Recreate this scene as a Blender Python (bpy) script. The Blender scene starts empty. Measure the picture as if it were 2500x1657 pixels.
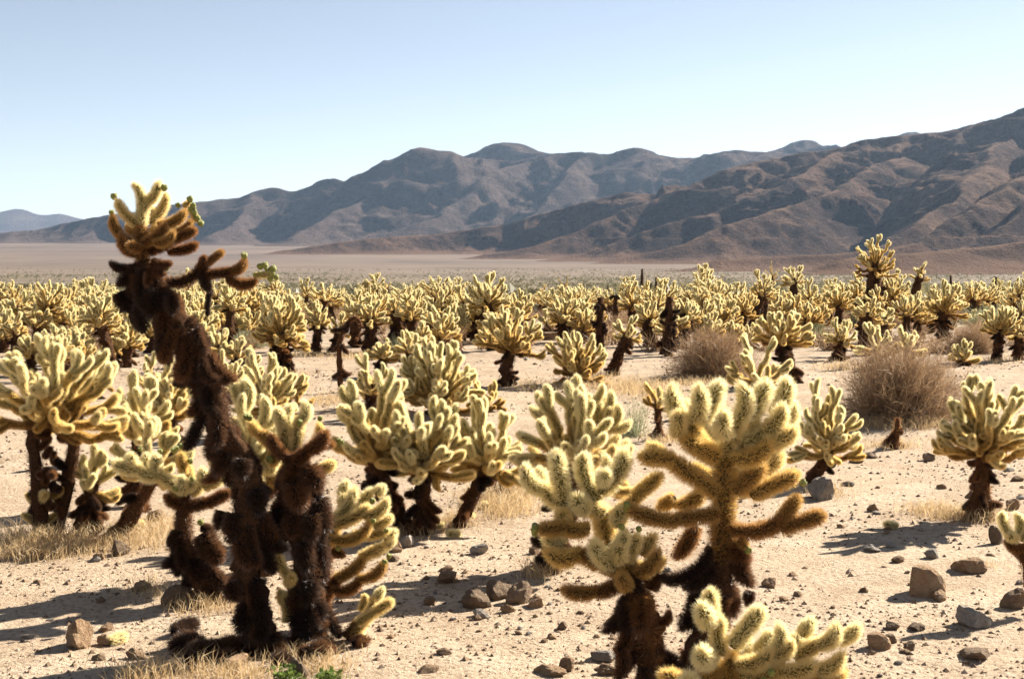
import bpy, bmesh, math, random, bisect
import numpy as np
from mathutils import Vector, Matrix, Quaternion

# ------------------------------------------------------------------ camera, sky, sun, exposure
sc = bpy.context.scene
COL = sc.collection
FPX, CU, CV, VH = 3472.0, 1250.0, 828.5, 645.0          # focal length and centre in photo pixels, row of the level line
CAM_H = 1.70
PITCH = math.atan((CV - VH) / FPX)
cam_d = bpy.data.cameras.new('camera')
cam_d.sensor_width = 36.0
cam_d.lens = 50.0
cam_d.clip_start, cam_d.clip_end = 0.1, 60000.0
cam_d.dof.use_dof = True
cam_d.dof.focus_distance = 11.0
cam_d.dof.aperture_fstop = 8.0
cam = bpy.data.objects.new('camera', cam_d)
COL.objects.link(cam)
cam.location = (0, 0, CAM_H)
cam.rotation_euler = (math.pi / 2 - PITCH, 0, 0)
sc.camera = cam

SUN_EL, SUN_AZ = math.radians(33.0), math.radians(52.0)   # azimuth clockwise from +Y (the view axis) towards +X
world = bpy.data.worlds.new('World')
sc.world = world
world.use_nodes = True
wn = world.node_tree
sky = wn.nodes.new('ShaderNodeTexSky')
sky.sky_type = 'NISHITA'
sky.sun_disc = False
sky.sun_elevation = SUN_EL
sky.sun_rotation = SUN_AZ
sky.altitude = 600
sky.air_density = 0.76
sky.dust_density = 0.2
sky.ozone_density = 0.8
bg = wn.nodes['Background']
bg.inputs['Strength'].default_value = 0.05
bw = wn.nodes.new('ShaderNodeRGBToBW')
paler = wn.nodes.new('ShaderNodeMix'); paler.data_type = 'RGBA'; paler.inputs[0].default_value = 0.48     # dry, dusty air: the whole sky a little paler
wn.links.new(sky.outputs[0], bw.inputs[0]); wn.links.new(sky.outputs[0], paler.inputs[6]); wn.links.new(bw.outputs[0], paler.inputs[7])
wn.links.new(paler.outputs[2], bg.inputs['Color'])
sun_d = bpy.data.lights.new('sun', 'SUN')
sun_d.energy = 5.0
sun_d.angle = math.radians(0.53)
sun_d.color = (1.0, 0.93, 0.80)
sun = bpy.data.objects.new('sun', sun_d)
COL.objects.link(sun)
S_DIR = Vector((math.sin(SUN_AZ) * math.cos(SUN_EL), math.cos(SUN_AZ) * math.cos(SUN_EL), math.sin(SUN_EL)))
sun.rotation_euler = (-S_DIR).to_track_quat('-Z', 'Y').to_euler()
sun.location = S_DIR * 60
vs = sc.view_settings
vs.view_transform = 'Standard'
vs.look = 'None'
vs.exposure = 1.68
vs.gamma = 1.0
vs.use_curve_mapping = False
sc.render.film_transparent = False
cy = sc.cycles
cy.max_bounces = 6
cy.diffuse_bounces = 3
cy.glossy_bounces = 2
cy.transmission_bounces = 3
cy.transparent_max_bounces = 8
cy.volume_bounces = 0
cy.use_denoising = True
cy.use_adaptive_sampling = False
sc.render.threads_mode = 'AUTO'

RNG = random.Random(7)
NPR = np.random.default_rng(7)

# ------------------------------------------------------------------ pixel <-> place helpers
_cp, _sp = math.cos(PITCH), math.sin(PITCH)
def ray(u, v):
    a, b = (u - CU) / FPX, (CV - v) / FPX
    return Vector((a, _cp + b * _sp, -_sp + b * _cp))
def P(u, v, Y):
    d = ray(u, v)
    return Vector((0, 0, CAM_H)) + d * (Y / d.y)

# height profile of the desert floor along the view axis
PY = np.array([-40, 0, 7, 12, 20, 30, 42, 60, 120, 300, 1000, 2000, 3000, 4000, 6000, 9000, 30000], float)
PZ = np.array([0.0, 0, 0, 0.03, 0.22, 0.30, 0.10, -0.60, -2.2, -5.5, -13, -11, -2, 16, 74, 150, 170], float)
def profile(y):
    y = np.asarray(y, float)
    i = np.clip(np.searchsorted(PY, y) - 1, 0, len(PY) - 2)
    t = np.clip((y - PY[i]) / (PY[i + 1] - PY[i]), 0, 1)
    return PZ[i] + (PZ[i + 1] - PZ[i]) * t
def hash2(ix, iy, seed=0):
    n = (ix * 374761393 + iy * 668265263 + seed * 1442695041) & 0x7fffffff
    n = ((n ^ (n >> 13)) * 1274126177) & 0x7fffffff
    n = (n ^ (n >> 16)) & 0xffff
    return n / 65535.0
def vnoise(x, y, seed=0):
    x = np.asarray(x, float); y = np.asarray(y, float)
    ix = np.floor(x).astype(np.int64); iy = np.floor(y).astype(np.int64)
    fx = x - ix; fy = y - iy
    fx = fx * fx * fx * (fx * (fx * 6 - 15) + 10); fy = fy * fy * fy * (fy * (fy * 6 - 15) + 10)
    a = hash2(ix, iy, seed); b = hash2(ix + 1, iy, seed); c = hash2(ix, iy + 1, seed); d = hash2(ix + 1, iy + 1, seed)
    return (a + (b - a) * fx) * (1 - fy) + (c + (d - c) * fx) * fy
def fbm(x, y, octv=4, seed=0):
    s = 0; amp = 0.5
    for k in range(octv):
        s = s + amp * (vnoise(x, y, seed + k * 17) - 0.5) * 2
        x = x * 2.03 + 11.3; y = y * 2.03 - 7.7; amp *= 0.5
    return s
def ground_z(x, y):
    x = np.asarray(x, float); y = np.asarray(y, float)
    near = np.clip(1 - np.abs(y) / 60, 0, 1)
    far = np.clip((y - 120) / 1500, 0, 1)
    return (profile(y) + near * (0.045 * fbm(x / 2.3, y / 2.3, 3, 3) + 0.014 * fbm(x / 0.45, y / 0.45, 3, 9))
            + 0.05 * fbm(x / 9, y / 9, 2, 21) * np.clip(y / 20, 0, 1) + far * 3.0 * fbm(x / 500, y / 500, 3, 5))
def _h1(ix, iy, seed):
    n = (ix * 374761393 + iy * 668265263 + seed * 1442695041) & 0x7fffffff
    n = ((n ^ (n >> 13)) * 1274126177) & 0x7fffffff
    return ((n ^ (n >> 16)) & 0xffff) / 65535.0
def _v1(x, y, seed):
    ix, iy = math.floor(x), math.floor(y); fx, fy = x - ix, y - iy
    fx = fx * fx * fx * (fx * (fx * 6 - 15) + 10); fy = fy * fy * fy * (fy * (fy * 6 - 15) + 10)
    a, b, c, d = _h1(ix, iy, seed), _h1(ix + 1, iy, seed), _h1(ix, iy + 1, seed), _h1(ix + 1, iy + 1, seed)
    return (a + (b - a) * fx) * (1 - fy) + (c + (d - c) * fx) * fy
def _f1(x, y, octv, seed):
    s = 0.0; amp = 0.5
    for k in range(octv):
        s += amp * (_v1(x, y, seed + k * 17) - 0.5) * 2; x = x * 2.03 + 11.3; y = y * 2.03 - 7.7; amp *= 0.5
    return s
def gz(x, y):
    near = min(max(1 - abs(y) / 60, 0), 1); far = min(max((y - 120) / 1500, 0), 1); z = prof1(y)
    if near: z += near * (0.045 * _f1(x / 2.3, y / 2.3, 3, 3) + 0.014 * _f1(x / 0.45, y / 0.45, 3, 9))
    z += 0.05 * _f1(x / 9, y / 9, 2, 21) * min(max(y / 20, 0), 1)
    if far: z += far * 3.0 * _f1(x / 500, y / 500, 3, 5)
    return z
def prof1(y):
    i = min(max(bisect.bisect_right(_PY, y) - 1, 0), len(_PY) - 2)
    return _PZ[i] + (_PZ[i + 1] - _PZ[i]) * min(max((y - _PY[i]) / (_PY[i + 1] - _PY[i]), 0), 1)
_PY, _PZ = list(PY), list(PZ)
def G(u, v):
    """the spot on the desert floor seen at photo pixel (u, v)"""
    d = ray(u, v); y = 8.0
    for _ in range(14): y = min((CAM_H - prof1(y)) / max(-d.z, 1e-4) * d.y, 140.0)
    p = Vector((0, 0, CAM_H)) + d * (y / d.y)
    p.z = gz(p.x, p.y)
    return p

# ------------------------------------------------------------------ object helpers
def tag(o, label=None, cat=None, group=None, kind=None):
    if label: o['label'] = label
    if cat: o['category'] = cat
    if group: o['group'] = group
    if kind: o['kind'] = kind
    return o
def link(o, parent=None):
    COL.objects.link(o)
    if parent is not None: o.parent = parent
    return o
def empty(name, loc, label=None, cat=None, group=None):
    o = bpy.data.objects.new(name, None)
    o.empty_display_size = 0.1
    o.location = loc
    COL.objects.link(o)
    return tag(o, label, cat, group)
def mesh_np(name, verts, faces, mats=(), midx=None, smooth=None, attrs=None):
    """verts (n,3), faces (m,3) triangles or a list of (m,k) arrays"""
    me = bpy.data.meshes.new(name)
    if not isinstance(faces, (list, tuple)): faces = [faces]
    faces = [np.asarray(f, np.int32) for f in faces if len(f)]
    verts = np.asarray(verts, np.float32)
    me.vertices.add(len(verts)); me.vertices.foreach_set('co', verts.ravel())
    nl = sum(f.size for f in faces); nf = sum(len(f) for f in faces)
    me.loops.add(nl); me.polygons.add(nf)
    me.loops.foreach_set('vertex_index', np.concatenate([f.ravel() for f in faces]))
    starts = []; c = 0
    for f in faces:
        starts.append(c + np.arange(len(f)) * f.shape[1]); c += f.size
    me.polygons.foreach_set('loop_start', np.concatenate(starts).astype(np.int32))
    for m in mats: me.materials.append(m)
    if midx is not None: me.polygons.foreach_set('material_index', np.asarray(midx, np.int32))
    if smooth is not None:
        me.polygons.foreach_set('use_smooth', np.full(nf, smooth, bool) if np.isscalar(smooth) else np.asarray(smooth, bool))
    if attrs:
        for k, arr in attrs.items():
            a = me.attributes.new(k, 'FLOAT', 'POINT'); a.data.foreach_set('value', np.asarray(arr, np.float32))
    me.update(calc_edges=True)
    return me

# ------------------------------------------------------------------ materials
class NT:
    def __init__(s, name):
        s.m = bpy.data.materials.new(name); s.m.use_nodes = True
        s.t = s.m.node_tree; s.t.nodes.clear()
        s.out = s.n('ShaderNodeOutputMaterial')
    def n(s, typ, **kw):
        nd = s.t.nodes.new(typ)
        for k, v in kw.items(): setattr(nd, k, v)
        return nd
    def l(s, a, b): s.t.links.new(a, b)
    def ramp(s, fac, stops):
        r = s.n('ShaderNodeValToRGB'); e = r.color_ramp.elements
        while len(e) < len(stops): e.new(0.5)
        for el, (p, c) in zip(e, stops): el.position = p; el.color = (*c, 1)
        s.l(fac, r.inputs[0]); return r.outputs[0]
    def noise(s, vec, scale, detail=4, rough=0.55):
        nd = s.n('ShaderNodeTexNoise'); nd.inputs['Scale'].default_value = scale
        nd.inputs['Detail'].default_value = detail; nd.inputs['Roughness'].default_value = rough
        if vec is not None: s.l(vec, nd.inputs['Vector'])
        return nd.outputs[0]
    def mix(s, fac, a, b, blend='MIX'):
        nd = s.n('ShaderNodeMix', data_type='RGBA', blend_type=blend)
        for i, v in ((0, fac), (6, a), (7, b)):
            if hasattr(v, 'is_linked') or hasattr(v, 'links'): s.l(v, nd.inputs[i])
            elif i == 0: nd.inputs[0].default_value = v
            else: nd.inputs[i].default_value = (*v, 1)
        return nd.outputs[2]
    def math(s, op, a, b=None, c=None, clamp=False):
        nd = s.n('ShaderNodeMath', operation=op, use_clamp=clamp)
        for i, v in enumerate((a, b, c)):
            if v is None: continue
            if hasattr(v, 'links'): s.l(v, nd.inputs[i])
            else: nd.inputs[i].default_value = v
        return nd.outputs[0]
    def bump(s, h, strength, dist):
        b = s.n('ShaderNodeBump'); b.inputs['Strength'].default_value = strength; b.inputs['Distance'].default_value = dist
        s.l(h, b.inputs['Height']); return b.outputs[0]
    def bsdf(s, col, rough=0.9, normal=None, spec=0.2):
        p = s.n('ShaderNodeBsdfPrincipled')
        if hasattr(col, 'links'): s.l(col, p.inputs['Base Color'])
        else: p.inputs['Base Color'].default_value = (*col, 1)
        p.inputs['Roughness'].default_value = rough
        p.inputs['Specular IOR Level'].default_value = spec
        if normal is not None: s.l(normal, p.inputs['Normal'])
        s.l(p.outputs[0], s.out.inputs[0]); return p
    def thin(s, col, trans=0.5, gloss=0.0):
        d = s.n('ShaderNodeBsdfDiffuse'); t = s.n('ShaderNodeBsdfTranslucent'); mx = s.n('ShaderNodeMixShader')
        for x in (d, t):
            if hasattr(col, 'links'): s.l(col, x.inputs[0])
            else: x.inputs[0].default_value = (*col, 1)
        mx.inputs[0].default_value = trans
        s.l(d.outputs[0], mx.inputs[1]); s.l(t.outputs[0], mx.inputs[2])
        last = mx.outputs[0]
        if gloss:
            g = s.n('ShaderNodeBsdfGlossy'); g.inputs['Roughness'].default_value = 0.45
            m2 = s.n('ShaderNodeMixShader'); m2.inputs[0].default_value = gloss
            s.l(last, m2.inputs[1]); s.l(g.outputs[0], m2.inputs[2]); last = m2.outputs[0]
        s.l(last, s.out.inputs[0])

SPINE = [(0.0, (0.040, 0.024, 0.017)), (0.12, (0.115, 0.058, 0.033)), (0.28, (0.32, 0.14, 0.048)), (0.5, (0.62, 0.40, 0.135)),
         (0.72, (0.87, 0.65, 0.25)), (1.0, (0.96, 0.86, 0.54))]
CORE = [(0.0, (0.010, 0.007, 0.006)), (0.25, (0.022, 0.012, 0.008)), (0.5, (0.12, 0.07, 0.022)), (0.75, (0.135, 0.095, 0.028)), (1.0, (0.155, 0.135, 0.042))]
def age_source(k, src):
    if src == 'obj':
        oi = k.n('ShaderNodeObjectInfo'); sp = k.n('ShaderNodeSeparateColor'); k.l(oi.outputs['Color'], sp.inputs[0])
        a = k.math('ADD', sp.outputs[0], k.math('MULTIPLY', k.math('SUBTRACT', oi.outputs['Random'], 0.5), 0.08))
    else:
        at = k.n('ShaderNodeAttribute'); at.attribute_name = 'age'; a = at.outputs['Fac']
    return a
def spine_mat(name, src):
    k = NT(name); a = age_source(k, src)
    geo = k.n('ShaderNodeNewGeometry')
    a = k.math('ADD', a, k.math('MULTIPLY', k.math('SUBTRACT', geo.outputs['Random Per Island'], 0.5), 0.16), clamp=True)
    k.thin(k.ramp(a, SPINE), 0.55, 0.05); return k.m
def core_mat(name, src):
    k = NT(name); a = age_source(k, src)
    tc = k.n('ShaderNodeTexCoord')
    nz = k.noise(tc.outputs['Object'], 9, 3)
    a = k.math('ADD', a, k.math('MULTIPLY', k.math('SUBTRACT', nz, 0.5), 0.3), clamp=True)
    k.bsdf(k.ramp(a, CORE), 0.85, k.bump(nz, 0.6, 0.02)); return k.m
M = {}
M['spine'], M['core'] = spine_mat('straw_spines', 'obj'), core_mat('cactus_skin', 'obj')
M['spine_far'], M['core_far'] = spine_mat('straw_spines_far', 'att'), core_mat('cactus_skin_far', 'att')

def m_trunk():
    k = NT('shaggy_trunk'); tc = k.n('ShaderNodeTexCoord')
    nz = k.noise(tc.outputs['Object'], 28, 5, 0.65); n2 = k.noise(tc.outputs['Object'], 5, 3)
    oi = k.n('ShaderNodeObjectInfo'); sp = k.n('ShaderNodeSeparateColor'); k.l(oi.outputs['Color'], sp.inputs[0])
    c = k.ramp(nz, [(0.3, (0.012, 0.008, 0.006)), (0.55, (0.045, 0.024, 0.014)), (0.8, (0.14, 0.07, 0.038))])
    c = k.mix(k.math('MULTIPLY', sp.outputs[0], 1.6, clamp=True), c, (0.20, 0.085, 0.03))
    c = k.mix(k.math('MULTIPLY', n2, 0.4), c, (0.05, 0.03, 0.02))
    k.bsdf(c, 0.95, k.bump(nz, 1.0, 0.03), 0.05); return k.m
M['trunk'] = m_trunk()

def m_sand():
    k = NT('desert_sand'); tc = k.n('ShaderNodeTexCoord'); v = tc.outputs['Object']
    big = k.noise(v, 0.35, 4); mid = k.noise(v, 2.6, 5, 0.6); fine = k.noise(v, 34, 4, 0.7); grit = k.noise(v, 140, 3, 0.7)
    c = k.ramp(mid, [(0.3, (0.39, 0.285, 0.195)), (0.5, (0.485, 0.372, 0.265)), (0.72, (0.54, 0.43, 0.32))])
    c = k.mix(k.ramp(fine, [(0.34, (1, 1, 1)), (0.5, (0, 0, 0))]), c, (0.25, 0.175, 0.115))
    c = k.mix(k.math('MULTIPLY', k.ramp(big, [(0.45, (0, 0, 0)), (0.65, (1, 1, 1))]), 0.35), c, (0.34, 0.24, 0.16))
    c = k.mix(k.ramp(grit, [(0.62, (0, 0, 0)), (0.72, (0.7, 0.7, 0.7))]), c, (0.19, 0.135, 0.10))
    # stony ground further back, scrub dots far out
    sx = k.n('ShaderNodeSeparateXYZ'); k.l(v, sx.inputs[0])
    stone = k.noise(v, 5.5, 5, 0.75)
    md = k.n('ShaderNodeMapRange'); md.inputs[1].default_value = 15; md.inputs[2].default_value = 26; k.l(sx.outputs[1], md.inputs[0])
    c = k.mix(k.math('MULTIPLY', md.outputs[0], k.ramp(stone, [(0.47, (0, 0, 0)), (0.6, (0.8, 0.8, 0.8))])), c, (0.16, 0.12, 0.095))
    vo = k.n('ShaderNodeTexVoronoi'); vo.inputs['Scale'].default_value = 0.22; k.l(v, vo.inputs['Vector'])
    dots = k.ramp(vo.outputs['Distance'], [(0.42, (1, 1, 1)), (0.6, (0, 0, 0))])
    patch = k.ramp(k.noise(v, 0.006, 7, 0.7), [(0.38, (0.1, 0.1, 0.1)), (0.62, (1, 1, 1))])
    fd = k.n('ShaderNodeMapRange'); fd.inputs[1].default_value = 60; fd.inputs[2].default_value = 160; k.l(sx.outputs[1], fd.inputs[0])
    fd2 = k.n('ShaderNodeMapRange'); fd2.inputs[1].default_value = 700; fd2.inputs[2].default_value = 2600
    fd2.inputs[3].default_value = 1.0; fd2.inputs[4].default_value = 0.55; k.l(sx.outputs[1], fd2.inputs[0])
    scrub = k.ramp(k.math('DIVIDE', sx.outputs[1], 4000, clamp=True), [(0.02, (0.09, 0.095, 0.04)), (0.3, (0.10, 0.09, 0.055)), (0.7, (0.115, 0.082, 0.062))])
    earth = k.ramp(k.math('DIVIDE', sx.outputs[1], 5000, clamp=True), [(0.01, (0.24, 0.18, 0.12)), (0.2, (0.175, 0.13, 0.093)), (0.8, (0.14, 0.102, 0.08))])
    streak = k.ramp(k.noise(v, 0.0016, 8, 0.72), [(0.36, (0.62, 0.62, 0.62)), (0.5, (1, 1, 1)), (0.66, (1.3, 1.27, 1.22))])
    earth = k.mix(1.0, earth, streak, 'MULTIPLY')
    c = k.mix(fd.outputs[0], c, earth)
    c = k.mix(k.math('MULTIPLY', k.math('MULTIPLY', fd.outputs[0], fd2.outputs[0]), k.math('MULTIPLY', dots, patch)), c, scrub)
    h = k.math('ADD', k.math('MULTIPLY', mid, 0.5), k.math('ADD', k.math('MULTIPLY', fine, 0.5), k.math('MULTIPLY', grit, 0.16)))
    k.bsdf(c, 0.95, k.bump(h, 0.9, 0.055), 0.1); return k.m
M['sand'] = m_sand()
def m_rockface(name, dark, mid, lite, sc_=1.0):
    k = NT(name); tc = k.n('ShaderNodeTexCoord'); v = tc.outputs['Object']
    big = k.noise(v, 0.0035 * sc_, 6, 0.62); fine = k.noise(v, 0.03 * sc_, 6, 0.72); spk = k.noise(v, 0.11 * sc_, 4, 0.8)
    c = k.ramp(big, [(0.34, dark), (0.5, mid), (0.68, lite)])
    c = k.mix(k.ramp(fine, [(0.46, (0, 0, 0)), (0.62, (0.75, 0.75, 0.75))]), c, dark)
    c = k.mix(k.ramp(spk, [(0.52, (0, 0, 0)), (0.66, (0.65, 0.65, 0.65))]), c, tuple(x * 0.55 for x in dark))
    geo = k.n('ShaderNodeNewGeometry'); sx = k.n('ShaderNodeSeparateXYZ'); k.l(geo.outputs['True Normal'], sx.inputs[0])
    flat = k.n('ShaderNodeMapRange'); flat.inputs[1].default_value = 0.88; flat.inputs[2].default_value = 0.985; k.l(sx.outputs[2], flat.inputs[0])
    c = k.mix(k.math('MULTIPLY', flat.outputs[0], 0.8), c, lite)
    h = k.math('ADD', fine, k.math('MULTIPLY', spk, 0.5))
    k.bsdf(c, 0.97, k.bump(h, 1.0, 46.0 / sc_), 0.03); return k.m
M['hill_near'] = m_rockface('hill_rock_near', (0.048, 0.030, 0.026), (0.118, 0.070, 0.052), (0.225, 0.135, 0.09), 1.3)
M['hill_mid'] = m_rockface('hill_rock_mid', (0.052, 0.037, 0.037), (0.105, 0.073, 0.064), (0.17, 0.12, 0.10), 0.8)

def m_rock(name, a, b):
    k = NT(name); tc = k.n('ShaderNodeTexCoord'); v = tc.outputs['Object']
    oi = k.n('ShaderNodeObjectInfo')
    mp = k.n('ShaderNodeMapping'); k.l(v, mp.inputs[0])
    cb = k.n('ShaderNodeCombineXYZ'); r10 = k.math('MULTIPLY', oi.outputs['Random'], 40.0)
    for i in range(3): k.l(r10, cb.inputs[i])
    k.l(cb.outputs[0], mp.inputs['Location'])
    n1 = k.noise(mp.outputs[0], 2.4, 5, 0.6); n2 = k.noise(mp.outputs[0], 16, 4, 0.7)
    c = k.ramp(n1, [(0.3, a), (0.7, b)])
    c = k.mix(k.ramp(n2, [(0.52, (0, 0, 0)), (0.68, (0.6, 0.6, 0.6))]), c, tuple(x * 0.5 for x in a))
    hsv = k.n('ShaderNodeHueSaturation'); k.l(c, hsv.inputs['Color'])
    k.l(k.math('ADD', 0.7, k.math('MULTIPLY', oi.outputs['Random'], 0.6)), hsv.inputs['Value'])
    k.bsdf(hsv.outputs[0], 0.9, k.bump(k.math('ADD', n1, k.math('MULTIPLY', n2, 0.5)), 0.8, 0.12), 0.15); return k.m
M['rock'] = m_rock('desert_rock', (0.35, 0.21, 0.12), (0.56, 0.385, 0.24))
M['rock_dark'] = m_rock('desert_rock_dark', (0.23, 0.15, 0.098), (0.42, 0.30, 0.20))
M['rock_pale'] = m_rock('desert_rock_pale', (0.38, 0.33, 0.28), (0.62, 0.54, 0.46))
def m_thin(name, a, b, trans, scale=3.0):
    k = NT(name); geo = k.n('ShaderNodeNewGeometry')
    k.thin(k.ramp(geo.outputs['Random Per Island'], [(0.0, a), (1.0, b)]), trans, 0.03); return k.m
M['grass'] = m_thin('dry_grass_blades', (0.40, 0.27, 0.13), (0.68, 0.52, 0.31), 0.45)
M['twig'] = m_thin('dry_twigs', (0.20, 0.125, 0.07), (0.46, 0.31, 0.18), 0.3)
M['twig_dark'] = m_thin('bare_dark_twigs', (0.07, 0.04, 0.025), (0.15, 0.09, 0.055), 0.1)
M['wisp'] = m_thin('grey_green_stems', (0.19, 0.20, 0.11), (0.42, 0.42, 0.25), 0.35)
M['leaf'] = m_thin('creosote_leaves', (0.085, 0.088, 0.035), (0.20, 0.19, 0.085), 0.45)
M['scrub'] = m_thin('far_scrub_leaves', (0.10, 0.09, 0.045), (0.20, 0.17, 0.09), 0.4)
M['herb'] = m_thin('herb_leaves', (0.07, 0.11, 0.02), (0.20, 0.26, 0.06), 0.5)
def m_fruit():
    k = NT('green_fruit'); tc = k.n('ShaderNodeTexCoord'); nz = k.noise(tc.outputs['Object'], 3.5, 3)
    c = k.ramp(nz, [(0.3, (0.17, 0.19, 0.035)), (0.7, (0.36, 0.35, 0.085))])
    p = k.bsdf(c, 0.5, k.bump(nz, 0.5, 0.2), 0.4)
    p.inputs['Subsurface Weight'].default_value = 0.25; p.inputs['Subsurface Radius'].default_value = (0.01, 0.01, 0.004); return k.m
M['fruit'] = m_fruit()

# ------------------------------------------------------------------ desert floor: one sheet to the horizon
def axis(lo, hi, near_lo, near_hi, step, grow):
    a = list(np.arange(near_lo, near_hi, step)); s = step; x = a[-1]
    while x < hi: s *= grow; x += s; a.append(min(x, hi))
    s = step; x = near_lo; b = []
    while x > lo: s *= grow; x -= s; b.append(max(x, lo))
    return np.array(b[::-1] + a)
gx = axis(-11000, 11000, -5.0, 5.0, 0.055, 1.06)
gy = axis(-60, 27000, 4.6, 15.0, 0.055, 1.04)
XX, YY = np.meshgrid(gx, gy)
ZZ = ground_z(XX, YY)
nx, ny = len(gx), len(gy)
idx = np.arange(nx * ny).reshape(ny, nx)
quads = np.stack([idx[:-1, :-1], idx[:-1, 1:], idx[1:, 1:], idx[1:, :-1]], -1).reshape(-1, 4)
ground = link(bpy.data.objects.new('ground', mesh_np('ground', np.stack([XX, YY, ZZ], -1).reshape(-1, 3), quads, [M['sand']], smooth=True)))
tag(ground, 'pale sandy desert floor strewn with gravel', kind='structure')

# ------------------------------------------------------------------ mountains from ridge lines
def plain(x, y): return profile(y)
def ridge_pts(lst): return [np.array(P(u, v, Y)) for u, v, Y in lst]
def smooth_line(pts, n=4):
    pts = np.array(pts); out = []
    for i in range(len(pts) - 1):
        p0, p1, p2, p3 = pts[max(i - 1, 0)], pts[i], pts[i + 1], pts[min(i + 2, len(pts) - 1)]
        for k in range(n):
            t = k / n
            out.append(0.5 * ((2 * p1) + (-p0 + p2) * t + (2 * p0 - 5 * p1 + 4 * p2 - p3) * t * t + (-p0 + 3 * p1 - 3 * p2 + p3) * t ** 3))
    out.append(pts[-1]); return np.array(out)
def add_spurs(line, rng, spacing, dirs, slope, length, out, wob=0.3, drop=10, depth=1, keep=0.0):
    """side ridges leaving a ridge line and falling towards the plain"""
    L = np.linalg.norm(np.diff(line[:, :2], axis=0), axis=1); acc = np.concatenate([[0], np.cumsum(L)])
    s = spacing * rng.uniform(0.2, 0.9)
    while s < acc[-1]:
        i = min(np.searchsorted(acc, s) - 1, len(line) - 2); t = (s - acc[i]) / max(L[i], 1e-6)
        p = line[i] * (1 - t) + line[i + 1] * t
        base = float(plain(p[0], p[1]))
        h = p[2] - base
        for d0 in dirs:
            if h < 25 or rng.random() < keep: continue
            a = math.atan2(d0[1], d0[0]) + rng.uniform(-wob, wob)
            n = 6; run = h / slope * length * rng.uniform(0.7, 1.15)
            q = [p - np.array([0, 0, drop])]
            for k in range(1, n + 1):
                a += rng.uniform(-0.22, 0.22)
                f = k / n
                prev = q[-1]
                xy = prev[:2] + np.array([math.cos(a), math.sin(a)]) * run / n
                z = base + (h - drop) * (1 - f) ** 1.15 * (1 + rng.uniform(-0.08, 0.10)) - 4 * f
                q.append(np.array([xy[0], xy[1], z]))
            q = np.array(q); out.append(q)
            if depth > 1:
                dv = q[-1, :2] - q[0, :2]; dv = dv / (np.linalg.norm(dv) + 1e-6); pv = np.array([-dv[1], dv[0]])
                add_spurs(q, rng, spacing * 0.75, [dv * 0.7 + pv, dv * 0.7 - pv], slope * 1.35, 0.6, out, wob, drop, depth - 1, 0.35)
        s += spacing * rng.uniform(0.6, 1.4)
def hill_mesh(name, lines, n_main, x0, x1, y0, y1, step, k_slope, rnd, warp, amp, seed, mat, soft=30):
    xs = np.arange(x0, x1, step); ys = np.arange(y0, y1, step)
    X, Y = np.meshgrid(xs, ys); shape = X.shape
    wx = warp * fbm(X / (warp * 5), Y / (warp * 5), 3, seed); wy = warp * fbm(X / (warp * 5), Y / (warp * 5), 3, seed + 50)
    wx += warp * 0.25 * fbm(X / (warp * 1.2), Y / (warp * 1.2), 2, seed + 80)
    Xw = (X + wx).ravel(); Yw = (Y + wy).ravel()
    base = plain(X, Y).ravel()
    H = np.full(X.size, -1e3); Dm = np.full(X.size, 1e4)
    for li, ln in enumerate(lines):
        s_acc = 0.0; S0 = step * 42; reach = step * 105
        for a, b in zip(ln[:-1], ln[1:]):
            m = (Xw > min(a[0], b[0]) - reach) & (Xw < max(a[0], b[0]) + reach) & (Yw > min(a[1], b[1]) - reach) & (Yw < max(a[1], b[1]) + reach)
            ii = np.nonzero(m)[0]
            dx, dy = b[0] - a[0], b[1] - a[1]; sl = math.hypot(dx, dy); s_acc += sl
            if not len(ii): continue
            t = np.clip(((Xw[ii] - a[0]) * dx + (Yw[ii] - a[1]) * dy) / (dx * dx + dy * dy + 1e-6), 0, 1)
            d = np.hypot(Xw[ii] - a[0] - t * dx, Yw[ii] - a[1] - t * dy)
            z = a[2] + t * (b[2] - a[2]) - k_slope * S0 * np.log1p((np.sqrt(d * d + rnd * rnd) - rnd) / S0)
            jj = z > H[ii] - amp
            ii, t, d, z = ii[jj], t[jj], d[jj], z[jj]
            if not len(ii): continue
            al = s_acc - sl + t * sl + d * 0.25
            g = 1 - np.abs(vnoise(al / (step * 11), d / (step * 60) + li * 7.3, seed + 3) * 2 - 1)
            g = g + 0.85 * (1 - np.abs(vnoise(al / (step * 4.6) + 31, d / (step * 30) + li * 3.1, seed + 4) * 2 - 1))
            z = z + amp * 1.45 * (g - 1.0) * np.clip(d / (step * 15), 0, 1) * np.clip((z - 10) / 120, 0, 1)
            H[ii] = np.maximum(H[ii], z)
            if li < n_main: Dm[ii] = np.minimum(Dm[ii], d)
    rel = np.clip((H - base) / 140, 0, 1)
    rid = 0; a_ = 1.0; f = 1 / (step * 36)
    for o in range(5):
        rid = rid + a_ * (1 - np.abs(vnoise(Xw * f, Yw * f, seed + 9 * o) * 2 - 1) - 0.5); a_ *= 0.56; f *= 2.1
    H = H + amp * rel * rid * np.clip(Dm / (step * 16), 0.22, 1)
    Z = np.where(H - base > 60, H, base + soft * np.log1p(np.exp(np.clip((H - base) / soft, -30, 30)))) - 2.5
    Zg = Z.reshape(shape)
    n1, n2 = shape[1], shape[0]
    idx = np.arange(n1 * n2).reshape(n2, n1)
    q = np.stack([idx[:-1, :-1], idx[:-1, 1:], idx[1:, 1:], idx[1:, :-1]], -1).reshape(-1, 4)
    o = link(bpy.data.objects.new(name, mesh_np(name, np.stack([X, Y, Zg], -1).reshape(-1, 3), q, [mat], smooth=True)))
    o['kind'] = 'structure'
    return o
rg = random.Random(11)
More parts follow.
